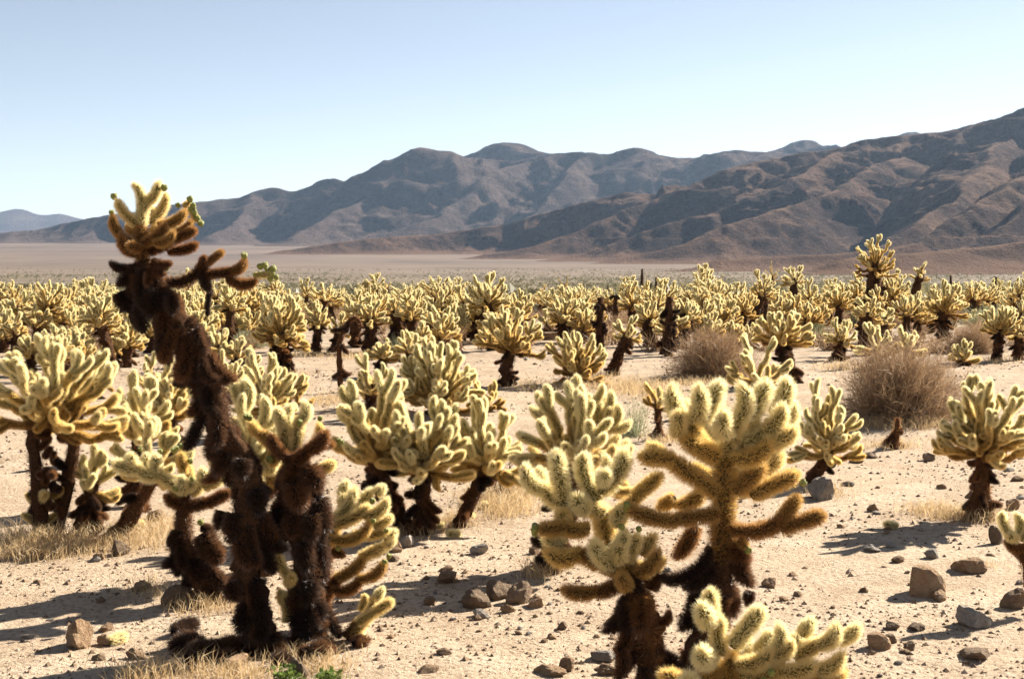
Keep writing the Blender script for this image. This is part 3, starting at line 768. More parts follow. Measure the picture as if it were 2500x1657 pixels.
# --- the tall leaning cactus on the left
bA = G(640, 1578)
A_tr = [(R2(1500, 1370)), (R2(1470, 1150)), (R2(1420, 900)), (R2(1420, 640)), (R2(1440, 420)), (R2(1330, 220)), (R2(1260, 40)), (R1(1240, 1320)), (R1(1160, 1130)), (R1(1060, 960)), (R1(930, 800)), (R1(860, 680)), (R1(825, 560))]
ID = View(0, 0, 1.0)
traced('cholla_cactus', 'tall dark cholla leaning left with a pale topped crown and green fruits', bA, R1, [
    (790, 330, 775, 105, 74, 0.0, -0.03, .95), (815, 350, 845, 190, 80, 0, 0.03, .93), (850, 215, 925, 95, 78, 0.03, 0.0, .98), (865, 330, 965, 165, 74, 0.06, 0.10, .82),
    (785, 340, 668, 205, 74, 0, -0.05, .88), (755, 445, 645, 290, 72, 0, -0.03, .40), (785, 515, 690, 395, 82, -0.02, -0.06, .32), (835, 450, 965, 345, 74, -0.05, -0.10, .33),
    (925, 345, 1085, 265, 74, 0.05, 0.05, .52), (900, 395, 1120, 325, 66, 0.1, 0.12, .45), (870, 500, 1000, 440, 84, 0, -0.04, .22), (985, 450, 1140, 375, 74, -0.04, -0.06, .30), (975, 495, 1150, 462, 74, 0, 0.02, .27),
    (822, 560, 812, 330, 100, 0, 0, .42), (760, 500, 700, 430, 80, 0.08, 0.12, .3), (880, 420, 930, 330, 70, 0.1, 0.15, .6),
    (800, 582, 628, 572, 68, 0, -0.03, .10), (890, 562, 995, 575, 58, -0.05, -0.08, .2), (880, 590, 940, 685, 92, -0.05, -0.05, .2), (860, 640, 850, 720, 62, -0.08, -0.09, .16), (800, 400, 730, 345, 70, .1, .12, .5), (900, 455, 1015, 390, 70, -.1, -.12, .42), (800, 490, 725, 465, 74, -.08, -.12, .32), (850, 330, 880, 240, 70, .1, .12, .95), (900, 620, 960, 640, 66, -.08, -.1, .2),
    (770, 630, 675, 705, 82, 0, -0.03, .05), (790, 700, 672, 780, 92, 0, 0.02, .03), (770, 790, 700, 850, 86, 0, 0.02, .03),
    (945, 665, 1170, 580, 84, 0, -0.02, .20), (1165, 605, 1182, 525, 60, -0.02, -0.05, .26), (1195, 575, 1295, 500, 58, -0.02, 0.02, .32), (1180, 610, 1212, 745, 76, -0.02, -0.03, .12),
    (1195, 640, 1350, 622, 74, -0.02, 0.0, .2), (1325, 620, 1425, 540, 72, 0, 0.03, .33), (1320, 655, 1490, 675, 80, 0, -0.02, .3), (1215, 735, 1200, 880, 40, 0, 0, .04), (1480, 640, 1580, 625, 46, -.02, -.02, .85), (1070, 240, 1105, 215, 44, .02, 0, .8), (1105, 250, 1155, 340, 44, 0, 0, .75),
    (900, 740, 850, 900, 130, -0.06, -0.06, .02), (960, 760, 925, 1000, 130, 0, 0, .03), (840, 790, 830, 985, 112, -0.04, -0.02, .04), (700, 760, 745, 860, 112, 0, 0, .03),
    (985, 990, 975, 1165, 100, 0, 0, .03), (1000, 850, 1070, 1010, 100, -0.04, -0.05, .08), (1140, 960, 1195, 1090, 86, -0.04, -0.04, .13), (1180, 1150, 1270, 1260, 100, -0.05, -0.06, .10),
    (990, 780, 1000, 880, 90, -0.08, -0.1, .10), (880, 650, 900, 780, 120, 0.03, 0.03, .04), (780, 850, 800, 960, 90, 0.03, 0.02, .05), (930, 1040, 960, 1120, 90, 0.02, 0.02, .04),
    (1400, 300, 1390, 400, 120, -.05, -.06, .06, R2), (1480, 480, 1500, 620, 130, -.03, -.03, .05, R2), (1350, 620, 1330, 780, 130, -.05, -.05, .10, R2), (1390, 780, 1440, 930, 120, -.06, -.08, .16, R2),
    (1430, 700, 1560, 900, 110, 0.05, 0.05, .03, R2), (1330, 1020, 1380, 1120, 120, -.08, -.1, .13, R2), (1500, 1000, 1540, 1180, 130, -.04, -.04, .03, R2), (1420, 1150, 1380, 1300, 130, -.05, -.06, .03, R2),
    (1480, 820, 1580, 900, 90, 0.02, 0.05, .03, R2), (1280, 600, 1250, 700, 90, 0.0, -0.02, .12, R2)],
    [([(*q, dz, ID) for q, dz in zip(A_tr, [0, 0, 0, 0, .02, .03, .02, .0, 0, 0, 0, 0, 0])], [260, 230, 200, 200, 210, 210, 190, 180, 170, 175, 190, 150, 100], 0.05)],
    [(660, 192), (645, 285), (975, 168), (985, 240), (1100, 208), (1118, 245), (1125, 285), (1143, 318), (1160, 348), (1105, 262), (960, 600), (1500, 568), (1532, 590), (1580, 608), (1597, 658), (1562, 668), (1545, 618), (1572, 636), (1500, 640), (1410, 528), (1520, 640), (1475, 645)],
    NEARG, 41, cling=64)
# --- thick-trunked neighbour with arms and a fan of joints to its right
bB = G(745, 1562)
traced('cholla_cactus', 'thick shaggy brown cholla trunk with raised arms beside the leaning cactus', bB, R2, [
    (1685, 285, 1555, 140, 84, 0, -0.05, .26), (1720, 295, 1800, 215, 100, -.03, -.06, .24), (1790, 225, 1895, 120, 105, -.05, -.08, .27), (1655, 270, 1640, 70, 100, 0.05, .08, .85), (1700, 240, 1735, 40, 92, .08, .1, .92),
    (1600, 230, 1480, 115, 90, .1, .14, .55), (1760, 235, 1850, 70, 80, .1, .12, .8), (1590, 230, 1570, 340, 92, .06, .05, .66), (1840, 355, 1945, 300, 82, .1, .12, .82), (1640, 120, 1600, -20, 85, .08, .1, .95),
    (1730, 60, 1760, -60, 84, .1, .12, 1), (1680, 100, 1690, -40, 84, .14, .16, 1), (1480, 130, 1440, 60, 80, .14, .16, .7), (1820, 180, 1940, 200, 70, .04, .06, .3),
    (1790, 360, 1860, 470, 150, -.05, -.07, .18), (1700, 440, 1740, 600, 150, -.07, -.07, .16), (1850, 530, 1880, 720, 130, 0, 0, .07), (1600, 600, 1650, 770, 150, 0, 0, .09), (1760, 790, 1770, 960, 130, -.06, -.06, .10),
    (1850, 800, 1860, 1010, 120, 0, .02, .05), (1690, 640, 1680, 760, 130, -.06, -.08, .13), (1800, 620, 1790, 780, 130, -.05, -.07, .07), (1560, 820, 1570, 920, 90, .02, .02, .03), (1790, 1000, 1780, 1150, 130, -.05, -.06, .05),
    (1780, 1180, 1760, 1330, 140, -.05, -.08, .04), (1700, 350, 1640, 470, 120, -.02, -.04, .2),
    (1690, 985, 1600, 815, 74, -.06, -.08, .9), (1660, 1000, 1690, 940, 70, -.05, -.1, .8), (1660, 1210, 1640, 1050, 84, -.04, -.04, .85), (1640, 1110, 1610, 1030, 70, -.02, .0, .8)],
    [([(1800, 1370, 0), (1795, 1150, 0), (1775, 900, 0), (1730, 650, 0), (1700, 430, 0), (1692, 250, 0)], [230, 200, 190, 200, 170, 90], 0.09)],
    [(1730, 75, .05), (1850, 45, .08), (1980, 175, .02), (1990, 185, .03), (1440, 40, .1), (1410, 30, .1), (1555, 290, .0)], NEARG, 42, cling=26)
bX = G(800, 1520)
traced('cholla_cactus', 'pale cholla fanning its joints out to the right of the shaggy trunk', bX, R2, [
    (1900, 640, 2060, 440, 92, .1, .1, 1), (2040, 570, 2155, 450, 82, .12, .14, 1), (1925, 660, 2140, 550, 88, .05, .03, .88), (2110, 610, 2250, 505, 88, .03, .02, .95), (1905, 735, 2150, 645, 88, 0, -.03, .62),
    (2050, 720, 2250, 700, 72, .04, .05, .85), (2170, 670, 2275, 610, 78, .06, .08, .92), (1925, 815, 2000, 850, 62, 0, 0, .3), (1950, 965, 2110, 845, 86, 0, .03, .55), (1935, 1035, 2095, 960, 84, -.02, -.04, .36), (2080, 970, 2235, 870, 80, -.04, -.05, .45),
    (2090, 850, 2235, 785, 82, .05, .08, .82), (2230, 740, 2300, 690, 76, .08, .1, .95), (1860, 820, 1940, 640, 90, .05, .08, .6), (1870, 1080, 1960, 960, 100, .04, .0, .3), (1980, 480, 2010, 400, 80, .15, .16, 1), (2180, 480, 2230, 430, 75, .14, .16, 1),
    (2210, 800, 2290, 730, 70, .1, .12, .9), (2000, 560, 1960, 470, 80, .1, .12, .95)],
    [([(1870, 1250, 0), (1860, 1050, .03), (1880, 850, .06), (1900, 700, .06)], [130, 120, 110, 80], 0.14)],
    [(2155, 645, -.05), (2230, 700, 0), (2220, 880, -.08), (1955, 800, -.03), (2255, 835, .0), (2150, 530, .0)], NEARG, 43)
bC = G(520, 1465)
traced('cholla_cactus', 'low cholla with a pale sideways crown left of the leaning trunk', bC, R2, [
    (1060, 545, 945, 490, 86, 0, -.04, .26), (1085, 560, 1220, 530, 86, -.03, -.05, .2), (1200, 540, 1345, 465, 84, -.05, -.06, .26), (1050, 440, 905, 362, 92, -.03, -.05, .93), (920, 365, 780, 330, 96, -.05, -.06, 1), (800, 335, 640, 300, 98, -.06, -.08, 1),
    (765, 330, 752, 240, 88, -.06, -.08, 1), (900, 350, 900, 248, 86, -.05, -.07, 1), (1062, 360, 1045, 240, 72, 0, 0, .66), (1060, 470, 1050, 375, 84, -.05, -.1, 1), (1080, 450, 1130, 415, 80, -.05, -.1, 1), (1180, 420, 1165, 325, 84, -.04, -.06, 1), (1185, 440, 1300, 390, 82, -.04, -.05, .88),
    (840, 320, 850, 240, 70, 0.0, 0.02, 1), (1110, 470, 1190, 420, 90, 0, 0, .9), (1000, 470, 1100, 470, 100, 0, 0, .7), (1100, 420, 1080, 300, 74, .06, .08, .8),
    (1180, 740, 1260, 900, 160, -.03, -.04, .11), (1060, 810, 1020, 965, 104, 0, 0, .03), (1130, 880, 1150, 1010, 150, -.02, -.02, .03), (1200, 1040, 1170, 1160, 140, 0, 0, .02), (1000, 740, 970, 785, 52, 0, 0, .1), (1170, 680, 1240, 690, 60, -.02, -.03, .16), (1230, 800, 1280, 880, 120, -.04, -.06, .15),
    (1250, 1120, 1280, 1280, 150, 0, 0, .02), (1120, 1080, 1130, 1160, 90, 0, 0, .03)],
    [([(1330, 1330, 0), (1240, 1130, 0), (1140, 950, 0), (1075, 780, 0), (1060, 620, 0), (1065, 480, 0)], [180, 170, 150, 120, 110, 70], 0.08)],
    [(990, 232, -.03), (1050, 212, -.02), (1100, 300, .0), (1280, 360, -.08), (1292, 405, -.1), (1110, 402, -.12), (1018, 460, -.1), (1345, 445, -.1), (1160, 652, -.06), (940, 232, 0), (1020, 225, 0), (740, 200, .05)], NEARG, 44, cling=16)
bE = G(850, 1552)
traced('cholla_cactus', 'knee-high young cholla alone right of the shaggy trunk', bE, R2, [
    (2030, 1290, 2165, 1080, 78, 0, 0, .8), (2075, 1225, 2275, 1095, 78, -.03, -.05, .84), (2175, 1090, 2220, 1015, 66, .02, .03, .95), (2090, 1150, 2110, 1060, 66, .05, .06, .85), (2010, 1310, 2080, 1200, 66, 0, 0, .45)],
    [([(1995, 1310, 0), (2030, 1270, 0), (2060, 1230, 0)], [70, 60, 50], 0.1)], [], NEARG, 45)

# --- the big candelabra pair right of the middle
bR = G(1690, 1640)
traced('cholla_cactus', 'large glowing candelabra cholla with wide level arms', bR, R4, [
    (1098, 985, 1100, 760, 145, 0, 0, .40), (1102, 790, 1106, 470, 138, 0, 0, .58), (1070, 500, 930, 330, 112, 0, -.03, .78), (945, 345, 850, 165, 104, -.03, -.02, 1), (955, 330, 985, 165, 104, -.06, -.14, 1), (1010, 330, 1095, 145, 102, -.04, -.03, 1),
    (1120, 490, 1165, 330, 112, -.02, -.05, .9), (1160, 350, 1185, 155, 102, -.05, -.06, 1), (1225, 330, 1320, 145, 106, 0, 0, 1), (1350, 300, 1405, 130, 102, .08, .1, 1), (1150, 470, 1260, 330, 112, 0, .02, .85),
    (1195, 430, 1400, 265, 112, -.04, -.06, .92), (1160, 520, 1340, 430, 108, -.06, -.08, .72), (1310, 445, 1460, 375, 104, -.06, -.05, .85), (880, 400, 885, 290, 92, -.05, -.12, .92), (1060, 515, 890, 415, 112, -.05, -.08, .68), (1120, 400, 1112, 300, 96, -.1, -.2, .95),
    (1165, 670, 1305, 540, 100, -.03, -.02, .52), (1245, 690, 1465, 590, 100, -.02, 0, .58), (1145, 850, 1410, 795, 98, -.03, -.06, .38), (1375, 815, 1465, 690, 86, -.06, -.05, .5), (1385, 850, 1590, 785, 96, -.06, -.1, .44),
    (1060, 680, 830, 520, 106, -.03, -.08, .58), (850, 525, 690, 512, 100, -.08, -.1, .68), (800, 500, 735, 445, 84, -.06, -.02, .85), (1065, 790, 860, 812, 92, -.05, -.1, .44), (880, 815, 635, 750, 92, -.1, -.13, .5),
    (990, 690, 865, 750, 88, .1, .15, .6), (860, 715, 780, 765, 78, .15, .18, .6), (960, 850, 865, 1000, 92, .08, .1, .32), (1030, 960, 790, 1090, 92, -.02, -.05, .10), (1040, 1055, 905, 1140, 84, -.03, -.06, .06),
    (1130, 950, 1235, 1010, 110, -.02, -.04, .22), (1190, 990, 1240, 1135, 100, -.04, -.05, .14), (1150, 950, 1205, 1085, 110, 0, 0, .17), (1225, 1160, 1210, 1225, 62, 0, 0, .10), (1180, 915, 1215, 955, 62, -.04, -.06, .55),
    (965, 1180, 895, 1340, 110, 0, 0, .03), (1000, 1150, 960, 1260, 90, .03, .03, .03), (1150, 610, 1390, 500, 106, .14, .2, .85), (1190, 540, 1420, 330, 102, .16, .24, .95), (1050, 460, 890, 240, 100, .14, .18, .95), (1120, 430, 1060, 220, 100, .16, .2, 1), (1150, 400, 1250, 200, 100, .18, .22, 1), (1390, 400, 1440, 250, 96, .16, .2, 1),
    (1150, 650, 1350, 640, 95, .12, .2, .8), (1050, 620, 920, 560, 95, .12, .16, .75)],
    [([(950, 1560, 0), (990, 1400, 0), (1060, 1230, 0), (1095, 1080, 0), (1098, 960, 0)], [150, 150, 140, 140, 100], 0.07)], [(645, 745, -.14), (640, 762, -.12), (1215, 960, -.06), (1480, 640, -.03)], NEARG, 46, cling=6)
bL = G(1560, 1650)
traced('cholla_cactus', 'rust-stemmed cholla with upright pale joints left of the big candelabra', bL, R4, [
    (600, 1110, 465, 1160, 86, 0, -.04, .34), (480, 1152, 325, 1138, 84, -.04, -.08, .42), (610, 1060, 385, 962, 98, 0, -.05, .52), (400, 972, 240, 960, 102, -.05, -.08, .66), (330, 935, 235, 900, 92, -.02, 0, .9), (690, 1060, 800, 945, 88, -.04, -.06, .5),
    (570, 1020, 475, 905, 102, -.05, -.12, .95), (565, 985, 640, 855, 92, -.05, -.1, .95), (640, 1000, 700, 875, 92, -.03, -.06, .9), (715, 965, 785, 875, 86, 0, 0, .84), (610, 1000, 600, 915, 92, -.08, -.12, .95), (660, 1040, 560, 980, 110, 0, -.03, .6),
    (640, 1060, 545, 880, 120, .05, .08, .5), (545, 890, 520, 730, 122, .08, .08, .78), (520, 780, 385, 705, 108, .06, .04, .9), (365, 720, 235, 640, 110, .04, .02, .95), (255, 665, 150, 545, 98, .02, 0, 1), (335, 700, 305, 475, 104, .03, .0, 1), (240, 650, 225, 555, 82, .06, .08, 1),
    (500, 700, 435, 490, 102, .05, .03, 1), (520, 670, 645, 475, 102, .04, .02, 1), (510, 640, 545, 500, 84, .14, .18, 1), (530, 620, 545, 580, 84, .0, -.1, 1), (440, 760, 375, 690, 104, 0, -.05, .97), (585, 790, 705, 690, 84, .06, .08, .7), (690, 695, 815, 590, 86, .08, .1, .72),
    (450, 850, 330, 845, 90, 0, -.03, .62), (340, 850, 205, 862, 88, -.03, -.05, .55), (350, 810, 315, 770, 84, .02, -.05, .82), (700, 1030, 830, 1000, 80, .1, .14, .7), (600, 830, 610, 740, 92, -.02, -.05, .9),
    (650, 1320, 600, 1450, 90, -.02, -.04, .2), (605, 1430, 590, 1580, 84, -.04, -.05, .22), (620, 1215, 525, 1350, 92, 0, 0, .12), (650, 1230, 640, 1360, 110, -.03, -.03, .08), (745, 1370, 705, 1500, 84, .02, 0, .05), (760, 1130, 790, 1060, 84, .0, .02, .2), (740, 1100, 780, 1010, 70, .05, .07, .4),
    (790, 1300, 850, 1240, 60, 0, 0, .3), (640, 1130, 600, 1060, 86, -.08, -.13, .55), (700, 1180, 720, 1320, 140, -.04, -.05, .3), (820, 1480, 900, 1520, 110, 0, 0, .03), (760, 1420, 800, 1540, 120, 0, 0, .08)],
    [([(770, 1600, 0), (760, 1450, 0), (730, 1300, 0), (690, 1170, 0), (650, 1050, 0)], [180, 170, 170, 150, 90], 0.2)], [(200, 862, -.06), (210, 850, -.05), (205, 880, -.04), (620, 850, -.12), (700, 860, -.08), (645, 740, 0), (205, 845, -.02)], NEARG, 47, cling=7)
bF = P(1770, 1790, 5.15); bF.z = gz(bF.x, bF.y)
traced('cholla_cactus', 'nearest cholla of short bristling joints at the bottom edge', bF, R4, [
    (1055, 1300, 1040, 1130, 96, .03, .03, .95), (1025, 1300, 990, 1205, 112, 0, -.06, 1), (1040, 1450, 1005, 1425, 118, 0, -.14, 1), (1095, 1440, 1090, 1270, 92, 0, 0, .92), (1150, 1400, 1295, 1220, 106, 0, .03, 1), (1270, 1490, 1375, 1295, 96, -.02, 0, .96),
    (1170, 1490, 1345, 1420, 102, -.02, -.05, .9), (1320, 1450, 1440, 1385, 96, -.04, -.06, .92), (1440, 1450, 1560, 1380, 96, 0, .0, .86), (1545, 1400, 1650, 1300, 96, 0, 0, .9), (1480, 1350, 1530, 1270, 84, .06, .08, 1), (1635, 1380, 1755, 1305, 86, .03, .05, .95),
    (1200, 1550, 1380, 1520, 112, -.04, -.05, .78), (1380, 1530, 1550, 1490, 108, -.05, -.05, .8), (1540, 1520, 1680, 1440, 96, -.03, -.02, .86), (900, 1580, 790, 1540, 104, 0, -.03, .72), (960, 1570, 930, 1545, 118, 0, -.14, 1), (1100, 1760, 1115, 1560, 150, 0, 0, .5),
    (1115, 1590, 1150, 1430, 130, 0, 0, .66), (1130, 1570, 1300, 1570, 120, 0, 0, .6), (1290, 1580, 1500, 1580, 118, -.02, -.04, .62), (1500, 1570, 1690, 1530, 100, -.02, 0, .7), (1050, 1560, 960, 1600, 120, 0, -.04, .6), (1260, 1430, 1330, 1330, 90, .12, .16, 1), (1420, 1420, 1480, 1340, 88, .12, .14, 1),
    (1000, 1490, 1100, 1520, 110, .04, .04, .8), (1180, 1450, 1230, 1360, 92, .1, .12, 1), (1420, 1640, 1600, 1600, 110, -.05, -.06, .6)],
    [([(1110, 1840, 0), (1105, 1720, 0), (1110, 1600, 0)], [150, 140, 110], 0.15)], [(1330, 1540, -.1), (1300, 1600, -.12)], NEARG, 48)
bV2 = P(2530, 1480, 6.9); bV2.z = gz(bV2.x, bV2.y)
traced('cholla_cactus', 'rust-stemmed cholla cut by the right edge of the frame', bV2, R6, [
    (1185, 850, 1130, 720, 62, 0, -.02, .95), (1210, 830, 1200, 720, 62, 0, 0, 1), (1230, 860, 1290, 740, 62, 0, 0, 1), (1200, 860, 1150, 840, 64, -.02, -.06, .95), (1240, 900, 1140, 870, 62, 0, -.02, .3), (1250, 960, 1180, 890, 66, 0, 0, .2), (1260, 880, 1330, 800, 64, 0, 0, .9)],
    [([(1290, 1140, 0), (1265, 1020, 0), (1240, 900, 0)], [90, 80, 60], 0.22)], [], NEARG, 49)

# --- plants of the second row, grown to the outline each has in the photo
SR = 'chollas of the second row'
plant(100, 1310, 822, 340, 'wide pale cholla on two dark stems at the far left', 0.56, 140, 0.078, 16, 1.0, 0, 66, SR, 0.0, 10, 0.043, -0.3, trunks=[(0, 0), (0.06, 0.06)], tops=[-.14, .13], sprout=7, dens=1.2)
plant(275, 1312, 995, 185, 'small cholla on a bent rusty stem left of the leaning trunk', 0.48, 375, 0.078, 6, 1.0, 0, 22, SR, 0.02, 3, 0.042, -0.1, tage=.16)
plant(192, 1302, 1068, 120, 'dark stemmed cholla with a tuft of pale joints between two others at left', 0.42, 225, 0.07, 14, 0.97, 0, 18, SR, 0.0, 2, 0.05)
plant(330, 1235, 892, 150, 'pale cholla half hidden behind the small bent one at left', 0.5, 345, 0.08, 8, 0.98, 0, 36, SR, 0.0, 4)
plant(640, 1400, 885, 170, 'bright cholla right behind the leaning trunk with green fruits', 0.46, 615, 0.09, 8, 1.0, 0, 40, SR, 0.0, 9)
plant(425, 1120, 868, 130, 'golden cholla behind the leaning trunk on its left side', 0.40, 420, 0.075, 6, 0.93, 0, 40, SR)
plant(985, 1300, 922, 225, 'left cholla of three standing close together, dark clumps below', 0.46, 915, 0.078, 16, 0.97, 0, 52, SR, 0.0, 3, 0.05)
plant(1022, 1305, 972, 200, 'middle cholla of three close together on a straight brown stem', 0.46, 1040, 0.076, 10, 1.0, 0, 50, SR, 0.0, 5, 0.046)
plant(1110, 1287, 978, 185, 'right cholla of three close together with a slanting stem', 0.46, 1185, 0.076, 6, 1.0, 0, 42, SR, 0.02, 5, 0.045)
plant(1350, 1385, 925, 285, 'broad cholla with a pale domed fan behind the rust-stemmed pair', 0.5, 1400, 0.080, 12, 0.98, 0, 52, SR, 0.0, 6, 0.05, -0.12, tage=.15)
plant(1613, 1072, 926, 80, 'small golden cholla on a thin stem left of the candelabra', 0.5, 1605, 0.06, 4, 0.68, 0, 15, SR, 0, 0, 0.032)
plant(1975, 1182, 938, 165, 'bushy cholla with a low trailing arm right behind the candelabra', 0.28, 2020, 0.066, 7, 0.98, 0, 60, SR, 0.0, 9, 0.045)
plant(1850, 1010, 828, 180, 'pale cholla with few large joints rising above the candelabra', 0.3, 1848, 0.085, 4, 1.0, 0, 26, SR, 0, 3)
plant(2390, 1270, 925, 235, 'full round cholla on a double stem in open sand at right', 0.46, 2400, 0.068, 10, 1.0, 0, 66, SR, 0.0, 6, 0.05, -0.2, trunks=[(-0.05, 0), (0.06, 0.02)], tage=.14)
plant(385, 990, 864, 112, 'pale cholla close behind the leaning trunk on the left, small and round', 0.3, None, 0.078, 6, 0.97, 1, 26, SR)
plant(470, 962, 846, 84, 'small cholla peeping out from behind the leaning trunk', 0.35, None, 0.075, 6, 0.95, 1, 20, SR)
plant(548, 985, 872, 104, 'pale cholla hugging the right side of the leaning trunk', 0.3, None, 0.078, 6, 1.0, 1, 26, SR)
plant(606, 955, 852, 76, 'rounded small cholla above the bright fruiting one', 0.3, None, 0.075, 5, 1.0, 1, 20, SR)
plant(700, 1012, 908, 112, 'low spreading cholla at the left rim of the sand gap', 0.22, None, 0.078, 5, 0.95, 1, 26, SR)
plant(232, 968, 858, 96, 'golden cholla above the wide pale one at left', 0.35, None, 0.076, 8, 0.85, 1, 24, SR)
plant(150, 925, 820, 84, 'small dark based cholla over the wide pale crown', 0.4, None, 0.076, 9, 0.92, 1, 20, SR)
plant(455, 905, 800, 70, 'cholla half cut by the leaning trunk, high up', 0.4, None, 0.076, 9, 0.92, 1, 20, SR)
# small stump pair in the open
pillar(2190, 1100, 1022, 17, 'short rusty upright stump beside a fallen piece in open sand', 0, None, [(2190, 1100), (2188, 1060), (2193, 1020)], 3, 0.18, 0, (0.1, 0.22))

